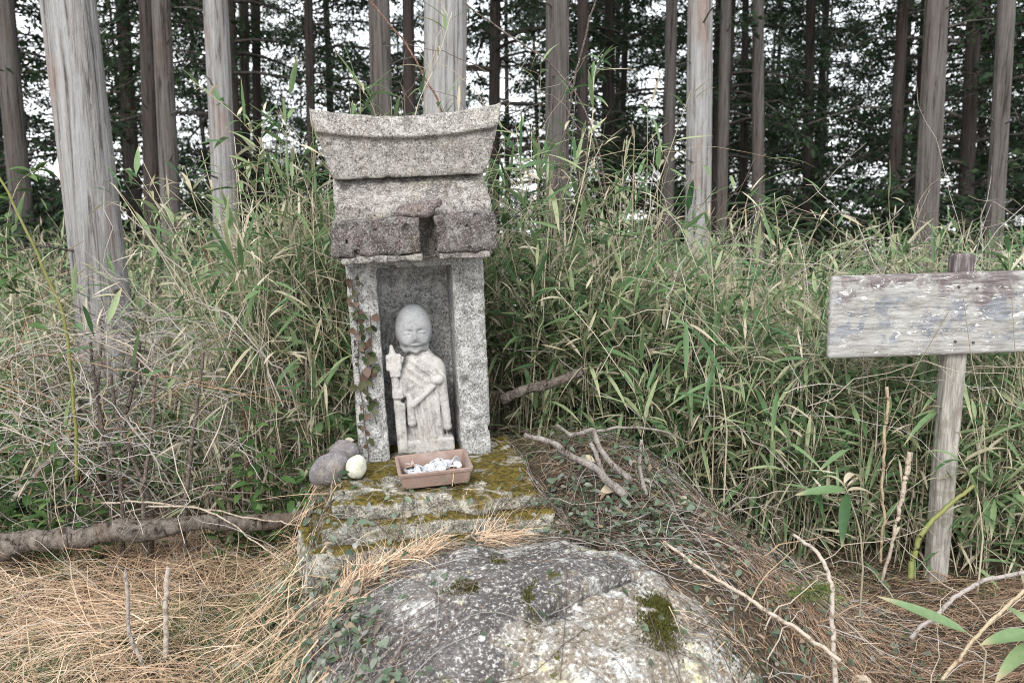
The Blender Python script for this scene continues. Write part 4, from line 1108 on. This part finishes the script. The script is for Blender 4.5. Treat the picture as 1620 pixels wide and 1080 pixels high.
# in front of the wood to the right of the shrine
edge = lambda x, y: y > 2.52 + 0.25 * np.exp(-((x - 0.25) / 0.25) ** 2) - 0.10 * sstep(0.9, 1.4, x)
thicket(760, (0.18, 2.3), (2.3, 3.3), (0.55, 0.98), 14, 0.2, keep=edge, low=0.15)
thicket(640, (0.2, 3.4), (3.2, 5.2), (0.8, 1.15), 12, 0.22, secs=4)
thicket(260, (0.25, 1.9), (2.4, 2.9), (0.25, 0.6), 13, 0.45, keep=edge, low=0.1)
thicket(60, (0.3, 2.6), (2.7, 3.6), (1.0, 1.35), 12, 0.25, low=0.4)
thicket(46, (-0.95, -0.35), (2.75, 3.2), (1.15, 1.55), 12, 0.35, low=0.4)
# between the thick trunk and the shrine, taller and drier
thicket(330, (-0.98, -0.30), (2.72, 3.5), (0.75, 1.25), 13, 0.5)
thicket(80, (-0.85, -0.42), (2.8, 3.3), (1.1, 1.45), 11, 0.5, low=0.45)
thicket(110, (-0.35, 0.2), (2.80, 3.5), (0.8, 1.15), 13, 0.2, low=0.4)
thicket(40, (-0.4, 0.1), (2.85, 3.2), (1.2, 1.5), 12, 0.25, low=0.5)
thicket(110, (0.15, 0.6), (2.8, 3.4), (0.7, 1.0), 13, 0.3)
thicket(22, (0.15, 0.6), (2.8, 3.4), (1.1, 1.4), 11, 0.35)
thicket(520, (-3.2, -0.3), (3.4, 5.4), (0.55, 1.05), 10, 0.4, secs=4)
thicket(120, (-1.7, -0.9), (2.6, 3.3), (0.25, 0.6), 9, 0.65)
thicket(190, (0.02, 0.6), (2.68, 3.1), (0.3, 0.8), 14, 0.15, low=0.05)
thicket(120, (-0.62, -0.3), (2.62, 3.0), (0.3, 0.8), 13, 0.4, low=0.05)
thicket(320, (-5, 5), (5.2, 7.6), (0.7, 1.1), 9, 0.3, secs=4)
thicket(160, (2.3, 4.5), (2.5, 4.5), (0.6, 1.0), 11, 0.25)
thicket(200, (-4.2, -1.7), (2.9, 4.5), (0.4, 0.8), 10, 0.5)
thicket(260, (-5.5, -2.4), (4.2, 8.0), (0.6, 1.1), 11, 0.35, secs=4)
o = link("bamboo_leaves", lv.mesh("bamboo_leaves"), M['bamboo']); tag(o, "dense thicket of green and straw coloured bamboo grass leaves", "bamboo grass", kind="stuff")
o = link("bamboo_canes", cn.mesh("bamboo_canes"), M['cane']); tag(o, "thin straw coloured canes of the bamboo grass thicket", "bamboo grass", kind="stuff")

# single bamboo plants that stand out, each leaf its own piece
def bamboo_plant(label, pix, r, leaves, seed, group=None, mat_leaf='bamboo', name="bamboo_plant"):
    gg = np.random.default_rng(seed)
    pts = [P(*p) for p in pix]
    root = tag(empty(name, pts[0]), label, "bamboo", group)
    c = catmull([tuple(p) for p in pts], 24)
    zg = min(float(S(pts[0].x, pts[0].y)) - 0.01, c[0][2] - 0.004)
    org = np.array([c[0][0], c[0][1], zg]); root.location = org
    low = org + (c[0] - org) * np.linspace(0, 1, 9)[:8, None]
    cc = np.vstack([low, c])
    b = Batch(); tubes(b, (cc - org)[None], (r * (1 - 0.6 * np.linspace(0, 1, 32)))[None], np.array([gg.uniform(0.2, 0.8)]), 6, True)
    link("stem", b.mesh("stem"), M['cane'], root)
    for (u, az, el, L, W, rn, dr) in leaves:
        p = c[int(u * 23)] - org
        d = np.array([[math.cos(az) * math.cos(el), math.sin(az) * math.cos(el), math.sin(el)]])
        nr = np.array([[-math.cos(az) * math.sin(el), -math.sin(az) * math.sin(el), math.cos(el)]]) + gg.normal(0, .25, (1, 3))
        b = Batch(); blades(b, p[None], d, nr, np.array([L]), np.array([W]), np.array([dr]), np.array([rn]), 9, 0.16)
        link("leaf", b.mesh("leaf"), M[mat_leaf], root)
def rleaves(n, seed, L=(0.09, 0.17), W=(0.009, 0.014), u0=0.4, dry=0.2):
    gg = np.random.default_rng(seed)
    return [(gg.uniform(u0, 1), gg.uniform(0, 6.28), gg.normal(0.6, 0.35), gg.uniform(*L), gg.uniform(*W), gg.uniform(.72, 1) if gg.random() < dry else gg.uniform(0.2, 0.65), gg.uniform(0.1, 0.7)) for _ in range(n)]
bamboo_plant("tall bamboo spray arching beyond the thick pale trunk toward the shrine", [(440, 560, 2.9), (445, 400, 2.88), (430, 270, 2.85), (385, 195, 2.8), (300, 125, 2.75)], 0.003, rleaves(22, 1), 1)
bamboo_plant("upright bamboo plant with fresh tips beside the raised ridge end", [(420, 520, 2.8), (415, 420, 2.8), (405, 300, 2.8), (418, 190, 2.78)], 0.003, rleaves(20, 2), 2)
bamboo_plant("bamboo sprout fanning out just above the ridge stone", [(610, 330, 2.8), (605, 250, 2.78), (590, 170, 2.76), (555, 120, 2.74)], 0.003, rleaves(14, 3, (0.10, 0.18)), 3)
bamboo_plant("bamboo sprout leaning over the ridge stone toward the stout trunk", [(640, 330, 2.8), (650, 250, 2.8), (660, 170, 2.78), (690, 100, 2.76), (715, 20, 2.74)], 0.003, rleaves(13, 4, (0.08, 0.15), (0.007, 0.012), dry=.4), 4)
bamboo_plant("slim bamboo plant rising before the tall grey trunk beside the shrine", [(885, 440, 2.75), (910, 340, 2.75), (935, 220, 2.74), (940, 120, 2.73), (955, 90, 2.72)], 0.0028, rleaves(18, 5), 5)
bamboo_plant("bright bamboo tuft standing above the thicket before the slim trunks", [(1240, 480, 2.9), (1235, 400, 2.9), (1228, 340, 2.9), (1225, 305, 2.9)], 0.003, rleaves(22, 6, (0.07, 0.13), u0=.3), 6)
bamboo_plant("bamboo plant with hanging leaves in the thicket between shrine and sign", [(1150, 680, 2.42), (1140, 610, 2.42), (1125, 560, 2.42), (1085, 505, 2.42)], 0.003,
             [(1.0, -1.6, -1.35, 0.17, 0.016, 0.35, 0.0), (0.95, -0.9, -0.7, 0.16, 0.016, 0.2, 0.2), (0.75, 3.1, -0.05, 0.17, 0.014, 0.55, 0.1), (0.6, -2.2, -0.9, 0.12, 0.014, 0.25, 0.2), (0.6, 0.1, 0.1, 0.14, 0.013, 0.6, 0.3)] + rleaves(5, 7), 7)
bamboo_plant("broad leaved bamboo plant before the thicket at the mound edge", [(1365, 900, 2.05), (1360, 840, 2.05), (1345, 790, 2.04), (1335, 765, 2.03)], 0.003,
             [(0.9, 3.2, -0.05, 0.125, 0.032, 0.42, 0.05), (0.8, -2.0, -0.75, 0.12, 0.030, 0.15, 0.2), (1.0, 0.7, 0.75, 0.13, 0.02, 0.9, 0.9), (0.85, 0.1, 0.3, 0.12, 0.024, 0.85, 0.8), (0.9, 2.6, 0.9, 0.10, 0.018, 0.8, 0.6)], 8)
bamboo_plant("low broad bamboo leaf stretching over brown needles under the sign", [(1560, 1030, 1.7), (1545, 1012, 1.7), (1530, 1000, 1.7)], 0.002,
             [(1.0, 2.85, 0.35, 0.19, 0.032, 0.5, 0.05)], 9)
bamboo_plant("broad bright bamboo leaves at the foot of the signboard's free end", [(1660, 1075, 1.55), (1650, 1030, 1.55), (1640, 1005, 1.55)], 0.003,
             [(1.0, 3.2, 0.05, 0.11, 0.038, 0.5, 0.2), (0.8, -2.7, -0.25, 0.12, 0.036, 0.55, 0.2), (1.0, 1.8, 0.5, 0.13, 0.03, 0.6, 0.4)], 10)
bamboo_plant("bamboo plant with splayed leaves above the free end of the signboard", [(1600, 520, 2.55), (1598, 450, 2.55), (1595, 395, 2.55)], 0.003, rleaves(9, 11, (0.10, 0.17), (0.012, 0.018), 0.6, 0.1), 11)
bamboo_plant("bamboo plant with drooping leaves behind the sign post top", [(1450, 520, 2.6), (1440, 440, 2.6), (1425, 390, 2.6)], 0.003, rleaves(12, 12, (0.10, 0.16), (0.011, 0.016), 0.5, 0.1), 12)
bamboo_plant("bamboo plant brushing the near edge of the signboard and post", [(1555, 850, 2.33), (1545, 780, 2.33), (1510, 705, 2.33)], 0.003, rleaves(9, 13, (0.12, 0.2), (0.012, 0.018), 0.4, 0.25), 13)

for k, (lb, pix) in enumerate([("leafy green bramble bush crowding the foot of the leaning brown cypress", [(30, 620, 2.75), (20, 480, 2.7), (10, 370, 2.66), (30, 290, 2.62), (75, 262, 2.6)]),
                                ("low green bramble shoot beside the thick pale trunk", [(60, 640, 2.6), (45, 520, 2.58), (10, 430, 2.56), (-40, 380, 2.54)])]):
    gg = np.random.default_rng(80 + k)
    bamboo_plant(lb, pix, 0.0028, [(gg.uniform(0.35, 1), gg.uniform(0, 6.28), gg.normal(0.2, 0.4), gg.uniform(0.04, 0.08), gg.uniform(0.016, 0.03), gg.uniform(0.2, 1.0), gg.uniform(0, .5)) for _ in range(30)], 80 + k, None, 'undergrowth', "bramble_bush")

# ------------------------------------------------------------------ ivy on the shrine wall
ivy = tag(empty("ivy_vine", foot, (0, ROLL, YAW)), "ivy vine with small dark leaves climbing the shrine's front edge", "vine")
g = np.random.default_rng(55)
ivm = []
for k in range(3):
    b = Batch()
    blades(b, np.zeros((1, 3)), np.array([[0, 0, -1.0]]), np.array([[0, -1.0, 0]]), np.array([0.034]), np.array([0.023 + .003 * k]), np.array([0.0]), np.array([[0.15, 0.55, 0.9][k]]), 6, 0.10, lambda t: np.sin(np.pi * np.clip(t, 0, 1) ** 0.55) ** 0.7 + 0.02)
    me = b.mesh("leaf"); me.materials.append(M['ivy']); ivm.append(me)
for k, (x0, x1) in enumerate([(-0.176, -0.168), (-0.150, -0.160), (-0.166, -0.120)]):
    z = np.linspace(0.0 if k == 0 else 0.10 * k, 0.50 - 0.05 * k, 30)
    x = np.interp(z, [0, 0.5], [x0 + 0.02, x1]) + 0.010 * fbm(z * 12, k * 9, 0, 2, 5)
    c = np.stack([x, np.full(30, -0.006) + 0.003 * fbm(z * 20, k, 3, 2, 8), z], 1)
    b = Batch(); tubes(b, c[None], np.full((1, 30), 0.0014), np.array([0.1]), 5)
    link("stem", b.mesh("stem"), M['twig'], ivy)
    for i in range([34, 28, 14][k]):
        j = g.integers(3, 30)
        o = link("leaf", ivm[g.choice(3, p=[.3, .35, .35])], None, ivy, Vector(c[j]) + Vector((g.uniform(-.012, .012), -0.006 - g.uniform(0, .008), 0)), (g.normal(0.25, .35), g.normal(0, .9), g.normal(0, .5)))
        s = g.uniform(0.45, 0.9); o.scale = (s, s, s)

# ------------------------------------------------------------------ creepers over the mound and boulder
cl, cs = Batch(), Batch(); g = np.random.default_rng(66)
def creeper_density(x, y):
    r = np.sqrt(((x - 0.085) / 0.315) ** 2 + ((y - 1.60) / 0.31) ** 2)
    lim = 1 + 0.35 * fbm(x * 6, y * 6, 0, 3, 12)
    bare = sstep(lim - 0.03, lim + 0.22, r)                       # the boulder's open face
    dens = bare * (0.55 + 0.45 * sstep(-0.15, 0.2, fbm(x * 5, y * 5, 4, 3, 14)))
    dens = dens * np.where(x < -0.78, 0.05, 1) * (1 - 0.62 * sstep(0.30, 0.5, x))
    return dens
def stain_clear(x, y, keep=0.0):
    loc = np.array(base_root.matrix_world.inverted()); q0 = loc[0, 0] * x + loc[0, 1] * y + loc[0, 2] * 0.4 + loc[0, 3]; q1 = loc[1, 0] * x + loc[1, 1] * y + loc[1, 2] * 0.4 + loc[1, 3]
    ins = (np.abs(q0) < 0.30) & (q1 > -0.42) & (q1 < 0.4)
    core = (np.abs(q0) < 0.20) & (q1 > -0.30) & (q1 < 0.35)
    return ~ins | (~core & (g.random(np.shape(x)) < 0.30)) if np.ndim(x) == 1 else ~core
def scatter_leaves(n, xr, yr, dens, size, lift=(0.002, 0.03)):
    x = g.uniform(*xr, n); y = g.uniform(*yr, n)
    m = (g.random(n) < dens(x, y)) & stain_clear(x, y)
    x, y = x[m], y[m]; n = len(x)
    e = 0.01
    z = S(x, y); nx, ny = (S(x - e, y) - S(x + e, y)) / (2 * e), (S(x, y - e) - S(x, y + e)) / (2 * e)
    N = unit(np.stack([np.clip(nx, -1.5, 1.5), np.clip(ny, -1.5, 1.5), np.ones(n)], 1) + g.normal(0, 0.38, (n, 3)))
    d = unit(np.cross(N, g.normal(0, 1, (n, 3))))
    L = size * g.uniform(0.6, 1.35, n)
    blades(cl, np.stack([x, y, z], 1) + N * g.uniform(*lift, n)[:, None], d, N, L, L * g.uniform(0.42, 0.62, n), g.uniform(-0.1, 0.3, n), np.clip(g.beta(1.6, 1.7, n), 0, 1), 5, 0.10, lambda t: np.sin(np.pi * np.clip(t, 0, 1) ** 0.7) ** 0.75 + 0.02)
scatter_leaves(11000, (-0.70, 1.0), (1.22, 2.25), creeper_density, 0.0195, (0.002, 0.035))
scatter_leaves(90, (-0.3, 0.4), (1.3, 1.85), lambda x, y: 0.5 + 0 * x, 0.022, (0.002, 0.012))
scatter_leaves(1000, (0.12, 0.75), (2.0, 2.6), lambda x, y: 0.7 + 0 * x, 0.022, (0.005, 0.06))
scatter_leaves(350, (-0.58, -0.15), (1.3, 1.75), lambda x, y: creeper_density(x, y), 0.020, (0.004, 0.03))
scatter_leaves(260, (-0.75, -0.35), (1.9, 2.4), lambda x, y: 0.8 + 0 * x, 0.026, (0.005, 0.05))
o = link("creeper_leaves", cl.mesh("creeper_leaves"), M['creeper']); tag(o, "small oval creeper leaves spreading over the boulder flanks and mound", "creeper", kind="stuff")
def runners(n, xr, yr, dens, L=(0.08, 0.35), r=(0.0006, 0.0013), rs=(0.0, 0.5), lift=(0.002, 0.02)):
    x = g.uniform(*xr, n); y = g.uniform(*yr, n)
    m = (g.random(n) < dens(x, y)) & stain_clear(x, y); x, y = x[m], y[m]; n = len(x)
    k = 9; s = np.linspace(0, 1, k); az = g.uniform(0, 6.28, n); tr = g.normal(0, 1.1, n)
    Ls = g.uniform(*L, n); a = az[:, None] + tr[:, None] * s
    px = x[:, None] + np.cumsum(np.cos(a), 1) * Ls[:, None] / k; py = y[:, None] + np.cumsum(np.sin(a), 1) * Ls[:, None] / k
    pz = S(px, py) + g.uniform(*lift, n)[:, None] * (0.4 + np.sin(np.pi * s))
    ok = stain_clear(px, py).all(1)
    p = np.stack([px, py, pz], -1)[ok]
    tubes(cs, p, np.repeat(g.uniform(*r, len(p))[:, None], k, 1), g.uniform(*rs, len(p)), 3)
runners(2400, (-0.75, 1.0), (1.25, 2.25), creeper_density)
runners(60, (-0.3, 0.4), (1.35, 1.8), lambda x, y: 0.6 + 0 * x, lift=(0.004, 0.012))
runners(700, (0.1, 0.95), (1.95, 2.6), lambda x, y: 0.9 + 0 * x, rs=(0.05, 0.6), lift=(0.004, 0.03))
runners(500, (-1.7, -0.5), (1.5, 2.8), lambda x, y: 0.6 + 0 * x, rs=(0.2, 0.9), lift=(0.005, 0.04))
o = link("creeper_runners", cs.mesh("creeper_runners"), M['twig']); tag(o, "thin brown creeper runners matted over boulder and mound", "creeper", kind="stuff")

# ------------------------------------------------------------------ dry grass, needles and green blades
st, nd, gr = Batch(), Batch(), Batch(); g = np.random.default_rng(77)
def strands(batch, n, xr, yr, keep, L, W, ang, spread, el, droop, lift, rnd, secs=4, clear=True):
    x = g.uniform(*xr, n); y = g.uniform(*yr, n)
    m = g.random(n) < keep(x, y)
    if clear: m &= stain_clear(x, y)
    x, y = x[m], y[m]; n = len(x)
    a = ang(x, y) + g.normal(0, spread, n); e = g.normal(el, 0.25, n)
    d = np.stack([np.cos(a) * np.cos(e), np.sin(a) * np.cos(e), np.sin(e)], 1)
    LL = g.uniform(*L, n)
    b = np.stack([x, y, S(x, y) + g.uniform(*lift, n)], 1)
    tip = b[:, :2] + d[:, :2] * LL[:, None]
    # let the strand follow the ground's rise and fall
    d[:, 2] += np.clip((S(tip[:, 0], tip[:, 1]) - S(x, y)) / LL, -0.9, 0.9)
    nr = np.stack([g.normal(0, .5, n), g.normal(-.3, .5, n), np.ones(n)], 1)
    blades(batch, b, d, nr, LL, g.uniform(*W, n), np.full(n, droop) * g.uniform(0.3, 1.4, n), np.clip(rnd(x, y, n), 0, 1), secs, 0, lambda t: 1 - 0.75 * t, wide=False, curl=g.normal(0, 0.22, n))
swirl = lambda x, y: 3.0 + 1.6 * fbm(x * 1.6, y * 1.6, 0, 2, 91) + 0.5 * y
left = lambda x, y: sstep(-0.38, -0.52, x - 0.25 * (1.95 - y))
tuft = lambda x, y: left(x, y) * (0.15 + 0.85 * sstep(-0.08, 0.25, fbm(x * 2.2, y * 2.2, 1, 3, 92)))
base_r = lambda x, y, n: 0.66 + 0.35 * fbm(x * 3, y * 3, 2, 2, 93) + g.normal(0, 0.2, n)
strands(st, 21000, (-1.9, -0.3), (1.2, 2.75), tuft, (0.08, 0.24), (0.0014, 0.0034), swirl, 0.42, 0.30, 0.34, (0.0, 0.06), base_r)
strands(st, 9000, (-1.9, -0.3), (1.2, 2.9), left, (0.06, 0.18), (0.0012, 0.0028), swirl, 1.2, 0.45, 0.4, (0.0, 0.03), base_r)
# straw swept up between the boulder and the steps
def ribbon(x, y):
    A, B_ = np.array(P(395, 1050, 1.62))[:2], np.array(P(730, 858, 1.9))[:2]
    ab = B_ - A; t_ = np.clip(((x - A[0]) * ab[0] + (y - A[1]) * ab[1]) / (ab @ ab), 0, 1)
    dd = np.sqrt((x - A[0] - t_ * ab[0]) ** 2 + (y - A[1] - t_ * ab[1] - 0.05 * np.sin(t_ * 3.1)) ** 2)
    return sstep(0.15, 0.02, dd) * sstep(-0.25, 0.25, fbm(x * 9, y * 9, 0, 3, 44))
strands(st, 22000, (-0.75, 0.05), (1.45, 2.05), ribbon, (0.04, 0.13), (0.0011, 0.0022), lambda x, y: 0.55 + 0.9 * fbm(x * 5, y * 5, 0, 2, 45), 0.75, 0.2, 0.3, (0.004, 0.03), lambda x, y, n: g.normal(0.68, 0.18, n))
# grass blades
strands(gr, 22000, (-1.9, -0.4), (1.3, 2.8), lambda x, y: left(x, y) * sstep(0.0, 0.25, fbm(x * 2.4, y * 2.4, 7, 3, 95)), (0.06, 0.17), (0.0014, 0.003), lambda x, y: 6.28 * vnoise(x * 9, y * 9, 0), 1.6, 0.75, 0.55, (0, 0.01), lambda x, y, n: g.normal(0.5, 0.22, n))
strands(gr, 2500, (-0.9, 1.4), (2.2, 2.9), lambda x, y: 0.5 + 0 * x, (0.05, 0.14), (0.0014, 0.003), lambda x, y: 0 * x, 3, 0.8, 0.5, (0, 0.01), lambda x, y, n: g.normal(0.45, 0.2, n))
# brown needles under the sign and in the gaps
right = lambda x, y: sstep(0.42, 0.62, x) * (0.25 + 0.75 * sstep(-0.1, 0.2, fbm(x * 3, y * 3, 5, 3, 96)))
strands(st, 2600, (-1.9, -0.45), (1.3, 2.8), left, (0.08, 0.24), (0.0014, 0.003), swirl, 1.5, 0.95, 0.45, (0.0, 0.01), base_r)
strands(nd, 22000, (0.35, 1.5), (1.2, 2.4), right, (0.03, 0.10), (0.0008, 0.0017), lambda x, y: 3 * fbm(x * 2.4, y * 2.4, 3, 2, 97), 0.8, 0.1, 0.25, (0.0, 0.03), lambda x, y, n: g.normal(0.6, 0.22, n), 3)
strands(nd, 12000, (-1.9, 1.6), (2.1, 3.4), lambda x, y: 0.8 + 0 * x, (0.03, 0.10), (0.0009, 0.0018), lambda x, y: 0 * x, 3, 0.12, 0.2, (0, 0.02), lambda x, y, n: g.normal(0.55, 0.25, n), 3)
strands(st, 1500, (0.3, 1.0), (1.4, 2.5), lambda x, y: 0.6 + 0 * x, (0.03, 0.10), (0.0009, 0.002), lambda x, y: 0 * x, 3, 0.2, 0.25, (0, 0.03), lambda x, y, n: g.normal(0.55, 0.25, n), 3)
strands(nd, 9000, (-0.6, 0.9), (1.3, 2.4), lambda x, y: creeper_density(x, y) * 0.7, (0.02, 0.08), (0.0008, 0.0015), lambda x, y: 0 * x, 3, 0.1, 0.2, (0, 0.015), lambda x, y, n: g.normal(0.5, 0.25, n), 3)
for nm, b, mt, lb in (("dry_grass", st, 'straw', "matted pale dry grass lying over the ground"), ("brown_needles", nd, 'needle', "brown fallen needles littering the ground and mound"), ("grass_blades", gr, 'grass', "thin green grass blades among the dry straw")):
    o = link(nm, b.mesh(nm), M[mt]); tag(o, lb, "grass" if nm != "brown_needles" else "litter", kind="stuff")

# low green undergrowth behind the log
ug = Batch()
n = 21000
x = g.uniform(-2.2, -0.3, n); y = g.uniform(2.5, 3.9, n)
m = g.random(n) < sstep(-0.2, 0.25, fbm(x * 2, y * 2, 3, 3, 98)); x, y = x[m], y[m]; n = len(x)
a = g.uniform(0, 6.28, n); e = g.normal(0.2, 0.4, n)
d = np.stack([np.cos(a) * np.cos(e), np.sin(a) * np.cos(e), np.sin(e)], 1)
L = g.uniform(0.025, 0.06, n)
blades(ug, np.stack([x, y, H(x, y) + g.uniform(0.02, 0.48, n) * g.random(n)], 1), d, np.stack([g.normal(0, .3, n), g.normal(0, .3, n), np.ones(n)], 1), L, L * 0.45, g.uniform(0, .4, n), g.uniform(0, 1, n), 5, 0.1)
o = link("undergrowth", ug.mesh("undergrowth"), M['undergrowth']); tag(o, "low leafy green undergrowth behind the log and brush", "undergrowth", kind="stuff")

# moss tufts on boulder and steps
ms = Batch()
def moss(cx, cy, rx, ry, n, zf=S, h=(0.003, 0.008)):
    n = n * 2; x = cx + g.normal(0, rx, n); y = cy + g.normal(0, ry, n)
    m_ = fbm(x * 38, y * 38, 0, 3, 31) > -0.08; x, y = x[m_], y[m_]; n = len(x)
    d = unit(np.stack([g.normal(0, .5, n), g.normal(0, .5, n), np.ones(n)], 1))
    blades(ms, np.stack([x, y, zf(x, y)], 1), d, g.normal(0, 1, (n, 3)), g.uniform(*h, n), g.uniform(0.0015, 0.003, n), np.zeros(n), g.uniform(0, 1, n), 3, 0, lambda t: 1 - 0.6 * t, wide=False)
for (px, py, Y, rx, ry, n) in [(1040, 1005, 1.57, 0.018, 0.042, 1700), (1045, 965, 1.63, 0.012, 0.018, 500), (790, 905, 1.74, 0.012, 0.02, 350), (842, 1000, 1.58, 0.01, 0.03, 300), (735, 965, 1.62, 0.02, 0.012, 200), (1200, 1040, 1.55, 0.05, 0.05, 900)]:
    p = P(px, py, Y); moss(p.x, p.y, rx, ry, n)
o = link("moss_tufts", ms.mesh("moss_tufts"), M['moss']); tag(o, "dark olive moss tufts growing on the boulder", "moss", kind="stuff")

# fallen pale leaves
DL = [(978, 792, 2.2), (1030, 782, 2.25), (1290, 990, 1.62), (1345, 1000, 1.62), (1265, 995, 1.6), (1330, 965, 1.68), (560, 690, 2.4), (1085, 810, 2.2), (940, 772, 2.3), (455, 700, 2.6), (90, 800, 2.5), (1390, 960, 1.75)]
for k, (px, py, Y) in enumerate(DL):
    p = P(px, py, Y); zz = max(float(S(p.x, p.y)), float(p.z)) if k < 2 else float(S(p.x, p.y))
    b = Batch()
    aa = g.uniform(0, 6.28); d = np.array([[math.cos(aa), math.sin(aa), 0.15]])
    Ld = g.uniform(0.04, 0.065) if k != 2 else 0.09
    blades(b, np.zeros((1, 3)), d, np.array([[g.normal(0, .5), -0.6, 1.0]]), np.array([Ld]), np.array([Ld * .5]), np.array([0.3]), np.array([g.uniform(0.4, 1)]), 8, 0.2)
    o = link("fallen_leaf", b.mesh("fallen_leaf"), M['dryleaf'], None, (p.x, p.y, float(S(p.x, p.y)) + 0.02))
    tag(o, "pale curled dry leaf lying on the litter of mound or brush", "leaf", "pale fallen leaves")

# cypress sprig and seedling by the mound
sp = Batch(); p = P(1280, 905, 1.85)
for k in range(7):
    n = 70; u = g.random(n); a0 = g.uniform(0.3, 2.9); base = np.array([p.x, p.y, p.z - 0.06])
    dd = np.array([math.cos(a0) * 0.8, g.uniform(-.4, .1), math.sin(a0) * 0.5 + .15])
    bb = base + dd * (u * 0.12)[:, None] + g.normal(0, 0.008, (n, 3)); bb[:, 2] -= 0.06 * u ** 2
    blades(sp, bb, unit(dd + g.normal(0, .55, (n, 3))), g.normal(0, 1, (n, 3)), g.uniform(0.012, 0.03, n), g.uniform(0.002, 0.004, n), np.full(n, .3), g.uniform(0, 1, n), 3, 0, wide=False)
o = link("cypress_seedling", sp.mesh("cypress_seedling", tuple(p)), M['sprig'], None, p); tag(o, "feathery yellow green cypress seedling on the mound edge", "seedling")
sd = tag(empty("broadleaf_seedling", P(1385, 1060, 1.62)), "seedling with two fresh light green leaves in brown needles", "seedling")
sd.location.z = float(S(sd.location.x, sd.location.y))
for k, (aa, el, L) in enumerate(((1.7, 0.9, 0.06), (-1.2, 0.0, 0.055), (2.0, 0.3, 0.04))):
    b = Batch(); blades(b, np.array([[0, 0, 0.03 + 0.012 * (k == 0)]]), np.array([[math.cos(aa) * math.cos(el), math.sin(aa) * math.cos(el), math.sin(el)]]), np.array([[0.2, -1.0, 0.8]]), np.array([L]), np.array([L * .62]), np.array([.2]), np.array([1.0]), 8, 0.12, lambda t: np.sin(np.pi * np.clip(t, 0, 1) ** 0.8) ** 0.7 + .02)
    link("leaf", b.mesh("leaf"), M['undergrowth'], sd)
b = Batch(); tubes(b, np.array([[[0, 0, -0.01], [0.002, 0, 0.02], [0, 0, 0.045]]]), np.full((1, 3), 0.0015), np.array([0.4]), 5)
link("stem", b.mesh("stem"), M['greencane'], sd)
print("tris", sum(sum(len(p.vertices) - 2 for p in ob.data.polygons) if False else len(ob.data.loops) - 2 * len(ob.data.polygons) for ob in {o.data.name: o for o in bpy.data.objects if o.type == 'MESH'}.values()))
